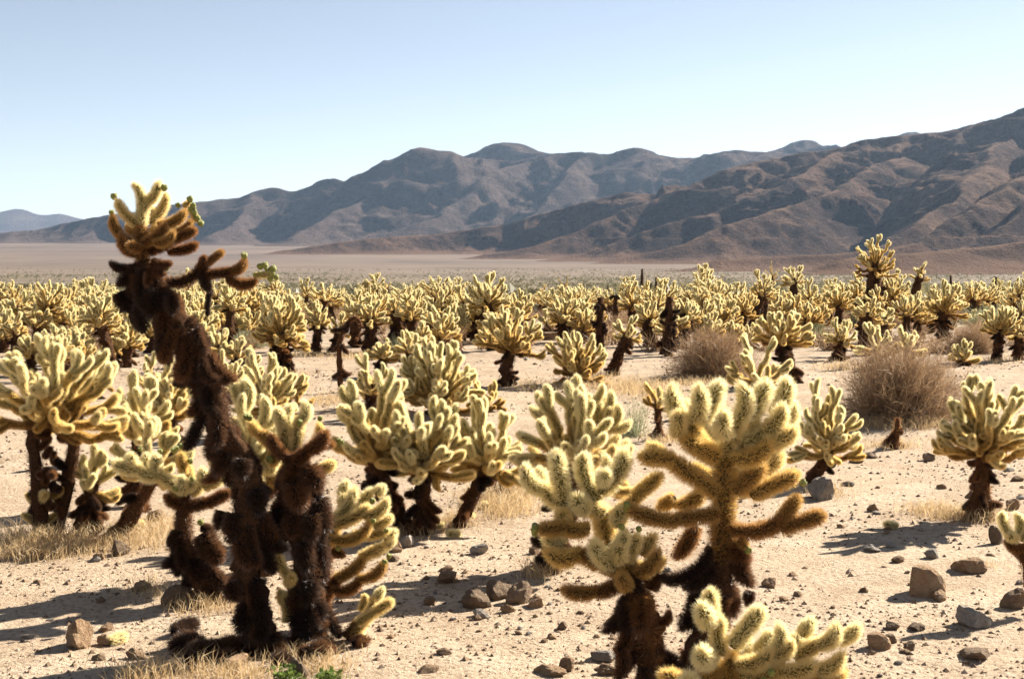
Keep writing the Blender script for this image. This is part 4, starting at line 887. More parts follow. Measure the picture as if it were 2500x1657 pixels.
# --- middle distance
MD = 'chollas in the middle distance'
for a in [
    (1070, 1012, 828, 200, 'big dense dome-shaped cholla left of the two-tiered one', dict(trunk=.12, n=88, jd=.085, dead=14, lod=0)),
    (1182, 1002, 928, 92, 'low golden cholla tucked against the dense dome', dict(trunk=.1, n=22, top=.8, dead=3)),
    (1230, 945, 764, 162, 'two-tiered cholla with a bare dark stem in pale sand', dict(trunk=.45, n=56, jd=.078, uc=1245, dead=9)),
    (1392, 942, 808, 138, 'stout cholla clothed in joints down to the ground', dict(trunk=.15, n=62, jd=.084, uc=1408, dead=5, lowel=-.2)),
    (1492, 916, 762, 68, 'small pale cholla on a tall dark leaning stem', dict(trunk=.55, n=18, jd=.08, uc=1528, dead=12, trk=.085)),
    (905, 1000, 866, 95, 'pale cholla just right of the bent dead trunk', dict(trunk=.2, n=26, jd=.08, dead=4)),
    (640, 1065, 866, 150, 'spreading pale cholla near the sand gap at left', dict(trunk=.3, n=50, jd=.08, uc=650, dead=4)),
    (700, 912, 718, 138, 'large shaggy cholla with golden clumps hanging low', dict(trunk=.42, n=80, jd=.082, uc=690, dead=26, top=.95, lowel=-.35)),
    (530, 905, 852, 58, 'little cholla beside the leaning trunk at its right', dict(trunk=.1, n=15, dead=2)),
    (576, 888, 826, 56, 'small cholla below the dark stemmed one with a flat crown', dict(trunk=.2, n=16, dead=2)),
    (558, 852, 696, 78, 'dark stemmed cholla with a flat pale crown at left', dict(trunk=.62, n=36, uc=564, dead=9)),
    (276, 905, 716, 98, 'cholla on a stem slanting right, left of the leaning cactus', dict(trunk=.6, n=40, uc=248, dead=12)),
    (182, 868, 746, 82, 'cholla with pale upper tier and golden lower joints at left', dict(trunk=.25, n=44, dead=4, lowel=-.2)),
    (92, 852, 690, 104, 'tall leaning cholla with spread crown near the left edge', dict(trunk=.55, n=44, uc=118, dead=8)),
    (55, 850, 702, 62, 'slim cholla behind the tall one near the left edge', dict(trunk=.5, n=24, uc=52)),
    (10, 860, 741, 76, 'rounded cholla cut by the left edge', dict(trunk=.3, n=40)),
    (298, 860, 818, 38, 'small low cholla right of the slanting stem at left', dict(trunk=.15, n=14, dead=1)),
    (775, 862, 734, 64, 'cholla with a dark stem right of the golden clumps', dict(trunk=.5, n=34, dead=9)),
    (812, 862, 757, 50, 'narrow cholla directly left of the bent dead trunk', dict(trunk=.4, n=24, uc=826, dead=5)),
    (904, 862, 724, 92, 'round headed cholla behind the bent dead trunk', dict(trunk=.5, n=42, dead=10, trk=.12)),
    (872, 850, 714, 72, 'cholla with broad crown behind the round headed one', dict(trunk=.55, n=32)),
    (967, 842, 728, 58, 'rusty topped cholla on a thick black stem', dict(trunk=.6, n=22, top=.8, dead=10, trk=.12)),
    (1006, 858, 715, 78, 'cholla with fan crown on a black stem left of centre', dict(trunk=.52, n=38, dead=9, trk=.1)),
    (1078, 868, 746, 102, 'pale big-jointed cholla above the dense dome', dict(trunk=.3, n=36, jd=.09, dead=4)),
    (1075, 840, 702, 78, 'cholla with crowded crown behind the big-jointed one', dict(trunk=.45, n=36)),
    (1178, 842, 671, 104, 'tall broad-headed cholla on a black stem in the centre', dict(trunk=.5, n=52, uc=1190, jd=.085, dead=12, trk=.12)),
    (1268, 832, 707, 80, 'bowl-shaped cholla right of the tall broad-headed one', dict(trunk=.4, n=42, jd=.08)),
    (1126, 830, 727, 56, 'cholla half hidden left of the tall broad-headed one', dict(trunk=.4, n=26)),
    (1147, 826, 770, 56, 'low golden cholla at the foot of the broad-headed one', dict(trunk=.2, n=20, top=.8)),
    (1337, 812, 757, 44, 'small cholla in front of dark stones near centre', dict(trunk=.25, n=20)),
    (1372, 838, 727, 66, 'wide cholla left of the bare black column', dict(trunk=.42, n=36, dead=9)),
    (1425, 836, 722, 62, 'cholla touching the bare black column', dict(trunk=.45, n=32, dead=9)),
    (1541, 800, 691, 74, 'starburst cholla with ray-like joints near centre', dict(trunk=.42, n=46, lowel=-.3)),
    (1590, 845, 736, 86, 'cholla on a thick dark stem left of the black twin trunks', dict(trunk=.5, n=36, uc=1583, dead=12, trk=.12)),
    (1676, 850, 722, 66, 'cholla crown caught between the black twin trunks', dict(trunk=.5, n=28, dead=6)),
    (1706, 840, 752, 80, 'flat-topped cholla behind the first dry bush', dict(trunk=.35, n=34, dead=10, top=.9)),
    (1716, 800, 681, 60, 'domed cholla over the first dry bush', dict(trunk=.4, n=38)),
    (1752, 812, 703, 40, 'narrow cholla with golden crown above the dry bush', dict(trunk=.45, n=26, top=.85)),
    (1795, 800, 716, 54, 'cholla left of the golden tall-crowned one', dict(trunk=.3, n=26)),
    (1780, 835, 763, 64, 'low grey-green cholla at the edge of the dry bush', dict(trunk=.2, n=22, top=.92)),
    (1828, 812, 664, 58, 'cholla with forked dark stem and upright tuft', dict(trunk=.6, n=28, uc=1860, dead=9)),
    (1896, 790, 705, 78, 'dense round cholla left of the green shrubs', dict(trunk=.3, n=46)),
    (1972, 812, 677, 64, 'cholla with spiky crown between green shrubs', dict(trunk=.52, n=30, dead=6)),
    (2048, 808, 689, 80, 'fan-crowned cholla left of the tallest one', dict(trunk=.5, n=38, dead=9)),
    (1952, 937, 768, 150, 'cholla with fan of upright joints on a rusty stem above bush', dict(trunk=.55, n=44, uc=1905, jd=.085, dead=14, top=.92, lod=0)),
    (1835, 850, 772, 54, 'small cholla left of the rusty fan', dict(trunk=.25, n=18, top=.9)),
    (2040, 880, 781, 84, 'compact cholla on twin stems beside the large round bush', dict(trunk=.4, n=30, uc=2056, jd=.078, dead=7, trunks=[(-.05, 0), (.08, 0)])),
    (2103, 866, 720, 66, 'dark stemmed cholla right of the compact twin-stemmed one', dict(trunk=.62, n=28, uc=2116, dead=10, trk=.13)),
    (2158, 850, 722, 46, 'narrow cholla paired with the dark stemmed one', dict(trunk=.45, n=26)),
    (2125, 800, 569, 100, 'tallest cholla on a thick black trunk rising against hills', dict(trunk=.58, n=58, uc=2134, jd=.085, dead=22, trk=.17, lowel=-.35)),
    (2092, 790, 640, 30, 'slim cholla standing left against the tallest one', dict(trunk=.6, n=14, dead=5)),
    (2154, 790, 650, 28, 'slim golden cholla standing right against the tallest one', dict(trunk=.6, n=14, top=.85, dead=5)),
    (2182, 790, 678, 70, 'cholla with arched crown over a hollow dark stem', dict(trunk=.5, n=40, dead=7)),
    (2208, 800, 636, 48, 'dark slanting cholla with a small pale head', dict(trunk=.72, n=16, uc=2243, dead=12, trk=.11)),
    (2250, 822, 712, 84, 'dense cholla behind the large round bush', dict(trunk=.35, n=44, uc=2240, dead=9)),
    (2303, 828, 689, 104, 'big mushroom-headed cholla on a flared dark stem', dict(trunk=.48, n=54, jd=.085, dead=14, trk=.12)),
    (2377, 800, 754, 46, 'small cholla before the right-hand scrub', dict(trunk=.2, n=20)),
    (2434, 878, 743, 100, 'cholla with flat wide crown near the right edge', dict(trunk=.5, n=46, uc=2438, dead=7)),
    (2486, 878, 750, 62, 'low cholla with arched joints at the right edge', dict(trunk=.42, n=26, top=.95)),
    (2494, 840, 718, 50, 'taller cholla behind the arched one at right edge', dict(trunk=.5, n=24)),
    (2382, 790, 690, 52, 'golden stemmed cholla left of the leaning black column', dict(trunk=.45, n=28, top=.9)),
    (2140, 900, 792, 100, 'sparse pale cholla reaching up behind the round bush, left one', dict(trunk=.3, n=14, jd=.095, dead=2)),
    (2217, 900, 788, 76, 'sparse cholla with one upright joint behind the round bush', dict(trunk=.35, n=12, jd=.095, dead=2)),
    (2352, 890, 834, 74, 'low pale cholla peeping out right of the round bush', dict(trunk=.15, n=18, jd=.085, dead=2)),
    (1885, 760, 628, 50, 'tall golden-waisted cholla against the hill foot', dict(trunk=.55, n=22, top=.92, dead=9)),
    (1758, 745, 648, 28, 'slim bottlebrush cholla with small round head', dict(trunk=.55, n=16, top=.9, dead=8)),
    (945, 770, 661, 34, 'slim upright cholla with spiky head against the plain', dict(trunk=.55, n=14, top=.85, dead=9)),
    (1378, 760, 663, 40, 'upright cholla with round head and side arm against the plain', dict(trunk=.5, n=18, top=.85, dead=9)),
    (1000, 760, 683, 46, 'pale cholla in front of the plain left of centre', dict(trunk=.35, n=24)),
    (1052, 760, 671, 56, 'cholla with scraggly crown and a rusty arm', dict(trunk=.45, n=20, dead=8)),
    (915, 765, 692, 66, 'broad far cholla left of the slim upright one', dict(trunk=.35, n=28)),
    (1320, 775, 694, 56, 'rusty far cholla left of the upright round-headed one', dict(trunk=.4, n=24, top=.75)),
    (2015, 740, 665, 14, 'tiny thin cholla standing before the dark hill foot', dict(trunk=.55, n=8, dead=2)),
    (1670, 752, 683, 28, 'thin stemmed cholla with small tuft in the distant band', dict(trunk=.55, n=10, dead=3)),
    (270, 780, 674, 34, 'upright cholla half behind the leaning crown', dict(trunk=.5, n=14, dead=5)),
    (82, 780, 680, 40, 'tall thin cholla showing above the left group', dict(trunk=.5, n=16, dead=5)),
    (197, 800, 717, 44, 'dark hooded cholla behind the left group', dict(trunk=.5, n=20, dead=12, top=.85)),
    (820, 775, 701, 62, 'far pale cholla over the gap left of centre', dict(trunk=.4, n=26)),
    (763, 770, 702, 44, 'far cholla with pointed crown left of the bent trunk', dict(trunk=.4, n=20)),
    (478, 800, 690, 70, 'dense cholla behind the leaning trunk at upper right', dict(trunk=.4, n=36)),
    (490, 850, 745, 60, 'cholla directly right of the leaning trunk, mid height', dict(trunk=.35, n=30)),
    (630, 800, 694, 56, 'pale cholla over the shaggy one with golden clumps', dict(trunk=.4, n=28)),
    (700, 790, 701, 50, 'cholla peeping over the shaggy golden one', dict(trunk=.4, n=24)),
]:
    u, vb, vt, w, lab, kw = a
    plant(u, vb, vt, w, lab, group=MD, **kw)

xr = random.Random(61); placed = 0
marks = [(o.location.x / o.location.y, o.location.y, o['label']) for o in list(COL.objects) if o.get('group') == MD and len(o['label'].split()) <= 9] * 1
used = set()
def beside(u, vb, Dh):
    size = 'low' if Dh < 86 else 'tall' if Dh > 101 else 'mid-sized'
    b = G(u, vb); x = b.x / b.y
    for (mx, my, lab) in sorted(marks, key=lambda m: abs(m[0] - x) + abs(m[1] - b.y) * .004):
        side = 'left of' if x < mx - .006 else 'right of' if x > mx + .006 else 'behind' if b.y > my else 'before'
        if len(lab.split()) <= (8 if 'of' in side else 9) and (size, side, lab) not in used:
            used.add((size, side, lab)); return size + ' cholla standing just ' + side + ' the ' + lab
while placed < 134:
    vb = xr.uniform(786, 846) if placed < 60 else xr.uniform(795, 872) if placed < 120 else xr.uniform(866, 925); u = xr.uniform(-10, 2510) if placed < 60 else xr.choice((xr.uniform(-10, 690), xr.uniform(-10, 690), xr.uniform(860, 1320), xr.uniform(1350, 1800)))
    if 715 < u < 850 and vb > 800 or 1285 < u < 1345 or 1500 < u < 1570 and vb > 800 or u > 2320 and vb > 800: continue
    Dh = min(xr.uniform(70, 115), vb - 690)
    if placed >= 120 and 690 < u < 850 or placed >= 120 and u > 1150: continue
    plant(u, vb, vb - Dh, xr.uniform(52, 88), beside(u, vb, Dh), xr.uniform(.38, .6), u + xr.uniform(-8, 8), .08, xr.randint(3, 8), xr.uniform(.85, 1), 1, xr.randint(20, 32), 'mid-sized chollas crowding the band'); placed += 1
# dead trunks
pillar(832, 960, 776, 16, 'bare dead trunk bent over like a hook in the sand', group='bare dead cholla trunks', path=[(832, 960), (830, 900), (830, 845), (838, 812), (852, 785), (870, 776), (882, 796)], clumps=5, tage=.12)
pillar(1465, 850, 726, 24, 'bare black column standing before the wide cholla')
pillar(1503, 790, 720, 16, 'short dark post-like trunk left of the starburst cholla')
pillar(1632, 870, 724, 30, 'tallest of the black twin trunks above the dry bush', 4, clumps=14)
pillar(1648, 850, 746, 22, 'slanting black trunk leaning right next to the twin trunk', 38, clumps=10)
pillar(1625, 765, 683, 13, 'slim black post far behind the twin trunks')
pillar(1566, 740, 656, 10, 'rust-headed dead trunk standing up against the hill foot', 2, clumps=12, clump_age=(.12, .3))
pillar(1602, 735, 676, 8, 'small dead stub beside the rust-headed trunk', clumps=6)
pillar(2424, 755, 676, 15, 'leaning black column near the right edge', 8)
pillar(2321, 745, 672, 10, 'rusty dead head behind the mushroom-headed cholla', clumps=8, clump_age=(.15, .35))
pillar(1354, 1400, 1300, 34, 'dark short stump behind the rust-stemmed cholla', 6, clumps=5, lod=0)

# ------------------------------------------------------------------ distant chollas: shared crowns and trunks
def far_crown(seed, N, W, Hc, T, jd, J=None):
    rng = random.Random(seed); Vs = []; Q = []; Tr = []; ages = []; nq = []; off = 0; m_t = []
    for (p, e, r, age) in grow(Vector((0, 0, T)), W, Hc, jd * 2.3, jd / 2, N, rng):
        V, q, t, nt = rng.choice(J or FAR_J); L0 = V[:, 2].max()
        qt, L = joint_matrix(p, e, r, rng); R3 = np.array(qt.to_matrix())
        S = V * np.array([r, r, L / L0]); W3 = S @ R3.T + np.array(p)
        Vs.append(W3); Q.append(q + off); Tr.append(t + off); ages.append(np.full(len(V), max(0, min(1, age)))); off += len(V)
        m_t.append(np.concatenate([np.zeros(nt), np.ones(len(t) - nt)]))
    nQ = sum(len(q) for q in Q)
    return mesh_np('crown', np.concatenate(Vs), [np.concatenate(Q), np.concatenate(Tr)], [M['core_far'], M['spine_far']],
                   np.concatenate([np.zeros(nQ)] + m_t), smooth=False, attrs={'age': np.concatenate(ages)})
FC = [far_crown(300 + i, 46, w, h, t, 0.085) for i, (w, h, t) in enumerate([(.42, .55, .50), (.50, .48, .55), (.36, .60, .70), (.55, .62, .35), (.30, .42, .85), (.46, .50, .45)])]
FT = [trunk_mesh([(0, 0, -.05), (.02, 0, t * .5), (0, 0.02, t), (0, 0, t + .15)], [.10, .09, .08, .04], 260, .035, .012, 60 + i, 7, .3) for i, t in enumerate((.50, .55, .70, .35, .85, .45))]
frng = random.Random(5)
spots = []
tries = 0
while len(spots) < 210 and tries < 6000:
    tries += 1
    y = 33 + 42 * frng.random() ** 0.85
    x = frng.uniform(-0.40, 0.40) * y
    if all((x - a) ** 2 + (y - b) ** 2 > 0.75 for a, b in spots): spots.append((x, y))
for x, y in spots:
    i = frng.randrange(6); s = frng.uniform(0.72, 1.22)
    o = empty('distant_cholla', (x, y, gz(x, y)), 'tiny far-off pale cholla blending into the distant cactus band', 'cactus', 'tiny chollas of the distant band')
    o.scale = (s * frng.uniform(.9, 1.15), s * frng.uniform(.9, 1.15), s); o.rotation_euler = (0, 0, frng.uniform(0, 6.28))
    c = link(bpy.data.objects.new('crown', FC[i]), o); t = link(bpy.data.objects.new('trunk', FT[i]), o); t.color = (0.07, 0, 0, 1)
# the mass of chollas beyond them, too far to count
LOWJ = [joint_geo(a, 0.3, 9, 3, 0.45, 950 + i, 4) for i, a in enumerate((1.6, 2.2))]
LC = [far_crown(400 + i, 15, w, h, t, 0.13, LOWJ) for i, (w, h, t) in enumerate([(.5, .6, .45), (.42, .7, .5), (.6, .5, .4)])]
def bake(meshes, places, name, mats, attrs=('age',)):
    Vs, Fs, Ms, As, off = [], [], [], [], 0
    cache = {}
    for mi, x, y, z, s, rz in places:
        if mi not in cache:
            me = meshes[mi]; me.calc_loop_triangles(); V = np.empty(len(me.vertices) * 3, np.float32); me.vertices.foreach_get('co', V)
            F = np.empty(len(me.loop_triangles) * 3, np.int32); me.loop_triangles.foreach_get('vertices', F)
            mt = np.empty(len(me.loop_triangles), np.int32); me.loop_triangles.foreach_get('material_index', mt)
            A = np.empty(len(me.vertices), np.float32); me.attributes['age'].data.foreach_get('value', A)
            cache[mi] = (V.reshape(-1, 3), F.reshape(-1, 3), mt, A)
        V, F, mt, A = cache[mi]; c, sn = math.cos(rz), math.sin(rz)
        Vs.append(np.stack([(V[:, 0] * c - V[:, 1] * sn) * s + x, (V[:, 0] * sn + V[:, 1] * c) * s + y, V[:, 2] * s + z], -1)); Fs.append(F + off); Ms.append(mt); As.append(A); off += len(V)
    return mesh_np(name, np.concatenate(Vs), np.concatenate(Fs), mats, np.concatenate(Ms), False, {'age': np.concatenate(As)})
pl = []
for _ in range(260):
    y = 74 + 110 * frng.random(); x = frng.uniform(-0.41, 0.41) * y
    pl.append((frng.randrange(3), x, y, gz(x, y), frng.uniform(.75, 1.3), frng.uniform(0, 6.28)))
mass = link(bpy.data.objects.new('cholla_thicket', bake(LC, pl, 'cholla_thicket', [M['core_far'], M['spine_far']])))
tag(mass, 'far pale mass of countless chollas at the edge of the plain', 'cactus', None, 'stuff')

# ------------------------------------------------------------------ thin-stemmed plants: ribbons of triangles
class Rib:
    def __init__(s): s.V = []; s.F = []; s.n = 0
    def line(s, pts, w0, w1, rng):
        pts = [Vector(p) for p in pts]; sd = (pts[-1] - pts[0]).cross(rand_unit(rng))
        if sd.length < 1e-6: return
        sd.normalize(); m = len(pts)
        for i, p in enumerate(pts[:-1]):
            w = (w0 + (w1 - w0) * i / (m - 1)) * 0.5; s.V += [p - sd * w, p + sd * w]
        s.V.append(pts[-1]); b = s.n
        for i in range(m - 2): s.F += [(b + 2 * i, b + 2 * i + 1, b + 2 * i + 3), (b + 2 * i, b + 2 * i + 3, b + 2 * i + 2)]
        k = 2 * (m - 2); s.F.append((b + k, b + k + 1, b + k + 2)); s.n = len(s.V)
    def tri(s, c, size, rng):
        a, b = rand_unit(rng) * size, rand_unit(rng) * size; s.V += [c - a * .5, c + a * .5, c + b]; s.F.append((s.n, s.n + 1, s.n + 2)); s.n += 3
    def mesh(s, name, mat): return mesh_np(name, np.array([tuple(v) for v in s.V]), np.array(s.F), [mat], smooth=False)
def dry_bush(u, vb, w, h, label, n=900, mat='twig', seed=1, tw=0.006, sub=3, droop=0.0, name='dry_bush', group=None, leaves=0, stems_mat=None, cat='bush', lean=0.6):
    rng = random.Random(seed); b = G(u, vb); k = b.y / FPX; W = w * k / 2; H = h * k
    root = empty(name, b, label, cat, group); rb = Rib(); lf = Rib()
    for i in range(n):
        a = rng.uniform(0, 6.283); se = rng.uniform(0.01, 1.0) ** 1.15; ce = math.sqrt(1 - min(1, se) ** 2)
        d = Vector((ce * math.cos(a) * W, ce * math.sin(a) * W, se * H)) * rng.uniform(0.72, 1.06)
        d *= 0.86 + 0.2 * math.sin(3 * a + seed) * ce + 0.12 * math.sin(7 * a + 2 * seed + 3 * se)
        st = Vector((rng.gauss(0, W * .24), rng.gauss(0, W * .24), 0))
        mid = st + d * 0.5 + Vector((0, 0, H * 0.06)) + rand_unit(rng) * 0.04 * H
        end = st + d; pts = [st, st.lerp(mid, .55) + rand_unit(rng) * .02 * H, mid, mid.lerp(end, .5) + rand_unit(rng) * .025 * H, end]
        rb.line(pts, tw, tw * .35, rng)
        for q in range(sub):
            f = rng.uniform(.45, .95); c = pts[2].lerp(pts[4], f) if f > .5 else pts[1].lerp(pts[2], f * 2)
            e = c + (d.normalized() * .6 + rand_unit(rng) * .8 + Vector((0, 0, .25))).normalized() * H * rng.uniform(.1, .24)
            rb.line([c, c.lerp(e, .5) + rand_unit(rng) * .012 * H, e], tw * .55, tw * .3, rng)
            for _ in range(leaves): lf.tri(c.lerp(e, rng.random()) + rand_unit(rng) * .02, rng.uniform(.012, .03), rng)
    t = link(bpy.data.objects.new('twigs', rb.mesh('twigs', M[mat])), root); t['kind'] = 'stuff'
    if leaves:
        t = link(bpy.data.objects.new('leaves', lf.mesh('leaves', M['leaf'])), root); t['kind'] = 'stuff'
    return root
BG = 'dry twiggy bushes'
dry_bush(2200, 1028, 300, 215, 'large round grey-brown dry bush right of the middle', 2300, seed=2, tw=.007, sub=5, group=BG)
dry_bush(1738, 918, 205, 135, 'rounded dry bush left of the large one', 1700, seed=3, tw=.008, sub=4, group=BG)
dry_bush(2372, 860, 130, 80, 'small dry bush behind sand near the right edge', 1000, seed=4, tw=.009, sub=4, group=BG)
dry_bush(1215, 1222, 170, 125, 'open tangle of bare brown twigs right of the three chollas', 34, 'twig_dark', 5, .010, 5, group=BG)
dry_bush(1545, 1062, 110, 100, 'wispy grey-green shrub left of the small golden cholla', 150, 'wisp', 6, .006, 4, name='green_shrub', group='wispy green shrubs')
dry_bush(972, 862, 80, 50, 'pale wispy shrub at the foot of black stems', 260, 'wisp', 7, .010, 3, name='green_shrub', group='wispy green shrubs')
dry_bush(605, 850, 110, 60, 'grey wispy shrub under the dark stemmed cholla', 320, 'wisp', 8, .010, 3, name='green_shrub', group='wispy green shrubs')
dry_bush(1942, 800, 70, 70, 'leafy green creosote shrub beside the dense round cholla', 90, 'wisp', 9, .012, 4, name='green_shrub', leaves=5, group='leafy green shrubs')
dry_bush(1995, 835, 80, 70, 'leafy green shrub under the fan-crowned cholla', 90, 'wisp', 10, .012, 4, name='green_shrub', leaves=5, group='leafy green shrubs')
dry_bush(2468, 775, 90, 95, 'tall green creosote shrub at the right edge', 120, 'wisp', 11, .012, 5, name='green_shrub', leaves=6, group='leafy green shrubs')
dry_bush(1420, 740, 60, 45, 'far yellow-green shrub near the centre of the band', 90, 'wisp', 12, .012, 4, name='green_shrub', leaves=6, group='leafy green shrubs')
dry_bush(2090, 800, 50, 60, 'green shrub left of the tallest trunk', 80, 'wisp', 13, .012, 4, name='green_shrub', leaves=6, group='leafy green shrubs')
dry_bush(2420, 805, 140, 70, 'grey-green scrub behind the small dry bush at right', 500, 'wisp', 14, .011, 4, name='green_shrub', leaves=1, group='wispy green shrubs')
def herb(u, vb, w, h, label, seed, n=26):
    rng = random.Random(seed); b = G(u, vb); k = b.y / FPX; W = w * k / 2; H = h * k
    root = empty('green_herb', b, label, 'plant', 'small green herbs'); rb = Rib(); lf = Rib()
    for i in range(n):
        e = Vector((rng.gauss(0, W * .6), rng.gauss(0, W * .6), H * rng.uniform(.35, 1))); rb.line([Vector((rng.gauss(0, W * .2), rng.gauss(0, W * .2), 0)), e * .5, e], .004, .002, rng)
        for _ in range(9): lf.tri(e * rng.uniform(.3, 1) + rand_unit(rng) * .012, rng.uniform(.014, .028), rng)
    t = link(bpy.data.objects.new('stems', rb.mesh('stems', M['wisp'])), root); t['kind'] = 'stuff'
    t = link(bpy.data.objects.new('leaves', lf.mesh('leaves', M['herb'])), root); t['kind'] = 'stuff'
herb(695, 1662, 70, 48, 'little green herb beside the upright stone at the bottom edge', 21)
herb(805, 1668, 80, 45, 'small green herb in dry grass right of the upright stone', 22, 30)

# dry grass, in drifts
gr = Rib(); grng = random.Random(33)
for (u, v, ru, rv, n, hpx) in [
    (70, 1330, 110, 28, 520, 70), (200, 1330, 90, 25, 300, 60), (330, 1320, 110, 30, 380, 60), (400, 1290, 70, 30, 160, 55), (60, 1360, 90, 14, 200, 60), (150, 1350, 150, 16, 300, 40),
    (430, 1640, 130, 30, 170, 75), (330, 1655, 60, 20, 100, 70), (600, 1640, 120, 25, 200, 60), (790, 1625, 90, 30, 160, 55), (500, 1480, 120, 20, 180, 60), (360, 1440, 80, 18, 90, 45), (720, 1590, 130, 20, 160, 45),
    (1010, 1300, 70, 16, 220, 42), (1110, 1280, 60, 14, 200, 40), (1230, 1250, 90, 26, 420, 60), (1260, 1215, 80, 24, 300, 55), (1320, 1400, 50, 20, 160, 50), (1180, 1225, 60, 20, 160, 45),
    (2330, 1262, 90, 14, 320, 48), (2400, 1270, 60, 12, 260, 46), (2260, 1250, 60, 10, 120, 40), (2180, 1095, 70, 10, 220, 28), (2150, 1045, 110, 12, 360, 40), (2260, 1045, 70, 12, 200, 40), (2020, 1210, 60, 14, 140, 36),
    (1540, 950, 110, 22, 700, 26), (1450, 925, 60, 12, 300, 24), (1610, 965, 60, 14, 260, 26), (1290, 950, 50, 14, 140, 24), (800, 985, 60, 14, 180, 24), (880, 872, 90, 8, 320, 20), (760, 868, 60, 6, 180, 18), (1620, 1075, 50, 10, 160, 30),
    (1000, 955, 60, 14, 120, 24), (2380, 1385, 60, 10, 90, 30), (1850, 1000, 120, 14, 200, 28), (1700, 935, 120, 10, 300, 26), (2050, 900, 60, 12, 160, 24), (2440, 880, 60, 6, 120, 20), (1390, 950, 70, 8, 160, 24), (690, 915, 70, 6, 120, 20)]:
    for _ in range(int(n * 1.8)):
        p = G(u + grng.gauss(0, ru * .5), v + grng.gauss(0, rv * .5)); k = p.y / FPX; h = hpx * k * grng.uniform(.35, 1.1)
        d = Vector((grng.gauss(0, .45), grng.gauss(0, .45), 1)).normalized(); e = p + d * h; bnd = Vector((grng.gauss(0, .25), grng.gauss(0, .25), -.1)) * h
        gr.line([p - Vector((0, 0, .01)), p + d * h * .55, e + bnd], .0036 * max(1, p.y / 9), .0014, grng)
tag(link(bpy.data.objects.new('dry_grass', gr.mesh('dry_grass', M['grass']))), 'thin golden dry grass in drifts around the cacti', 'grass', None, 'stuff')
# low dry scrub among the trunks of the cactus band
bs = Rib(); brng = random.Random(88)
for _ in range(800):
    y = brng.uniform(23, 62); x = brng.uniform(-.4, .4) * y; u_ = CU + x / y * FPX
    if y < 30 and (700 < u_ < 850 or 1290 < u_ < 1350): continue
    c = Vector((x, y, gz(x, y))); h = brng.uniform(.22, .5); w = brng.uniform(.25, .55)
    for _ in range(46):
        e = c + Vector((brng.gauss(0, w * .5), brng.gauss(0, w * .5), h * brng.uniform(.35, 1)))
        st = c + Vector((brng.gauss(0, w * .2), brng.gauss(0, w * .2), 0)); bs.line([st, st.lerp(e, .5) + rand_unit(brng) * .03, e], .016, .008, brng)
tag(link(bpy.data.objects.new('dry_scrub', bs.mesh('dry_scrub', M['twig']))), 'low tangle of dry brown scrub between the trunks of the cactus band', 'scrub', None, 'stuff')
# scrub dots on the plain behind
q_ = np.random.default_rng(44); ns = 42000
sy = 85 * (30 ** q_.random(ns)); sx_ = q_.uniform(-.42, .42, ns) * sy
kp = fbm(sx_ / 90, sy / 260, 4, 55) > q_.normal(-.08, .22, ns); sx_, sy = sx_[kp], sy[kp]; ns = len(sx_)
szz = ground_z(sx_, sy); ssz = q_.uniform(.5, 1.25, ns) * (1 + np.minimum(sy / 1300, 1.0))
cen = np.stack([sx_, sy, szz], -1)[:, None] + np.stack([q_.normal(0, .45, (ns, 6)), q_.normal(0, .45, (ns, 6)), np.abs(q_.normal(.4, .3, (ns, 6)))], -1) * ssz[:, None, None]
da = q_.normal(0, .36, (ns, 6, 3)) * ssz[:, None, None]; db = q_.normal(0, .42, (ns, 6, 3)) * ssz[:, None, None]
SVV = np.stack([cen - da * .5, cen + da * .5, cen + db], 2).reshape(-1, 3)
tag(link(bpy.data.objects.new('creosote_scrub', mesh_np('creosote_scrub', SVV, np.arange(len(SVV)).reshape(-1, 3), [M['scrub']], smooth=False))), 'low olive scrub dotted over the plain below the mountains', 'shrubs', None, 'stuff')

# ------------------------------------------------------------------ rocks, stones, gravel
def rock_mesh(seed, sub=3, planes=13, smooth_=0.25):
    rng = np.random.default_rng(seed); bm = bmesh.new(); bmesh.ops.create_icosphere(bm, subdivisions=sub, radius=1)
    N = rng.normal(0, 1, (planes, 3)); N /= np.linalg.norm(N, axis=1, keepdims=True); h = rng.uniform(.62, 1.0, planes)
    for v in bm.verts:
        d = np.array(v.co.normalized()); c = N @ d; r = np.min(np.where(c > .05, h / np.maximum(c, .05), 9)); r = min(r, 1.35)
        r *= 1 + .035 * math.sin(7 * d[0] + seed) * math.sin(6 * d[1] + 2 * seed) + .03 * rng.normal() * (sub > 2)
        v.co = Vector(d * r)
    me = bpy.data.meshes.new('rock'); bm.to_mesh(me); bm.free()
    for p in me.polygons: p.use_smooth = False
    return me
ROCKS = {}
for mt in ('rock', 'rock_dark', 'rock_pale'):
    ROCKS[mt] = []
    for i in range(6):
        me = rock_mesh(500 + i); me.materials.append(M[mt]); ROCKS[mt].append(me)
STONE = {}
for mt in ('rock', 'rock_dark', 'rock_pale'):
    STONE[mt] = []
    for i in range(5):
        me = rock_mesh(600 + i, 2, 10); me.materials.append(M[mt]); STONE[mt].append(me)
rr = random.Random(77)
def rock(u, vb, w, h, label, mat='rock', v=None, group=None, deep=.9):
    b = G(u, vb); k = b.y / FPX; sx = w * k / 2; sz = h * k / 2
    o = link(bpy.data.objects.new('rock', ROCKS[mat][rr.randrange(6) if v is None else v]))
    o.scale = (sx * 1.02, sx * deep, sz * 1.2); o.location = (b.x, b.y + sx * .4, b.z + sz * .62); o.rotation_euler = (rr.uniform(-.15, .15), rr.uniform(-.15, .15), rr.uniform(0, 6.28) if deep > .8 else rr.uniform(-.3, .3))
    return tag(o, label, 'rock', group)
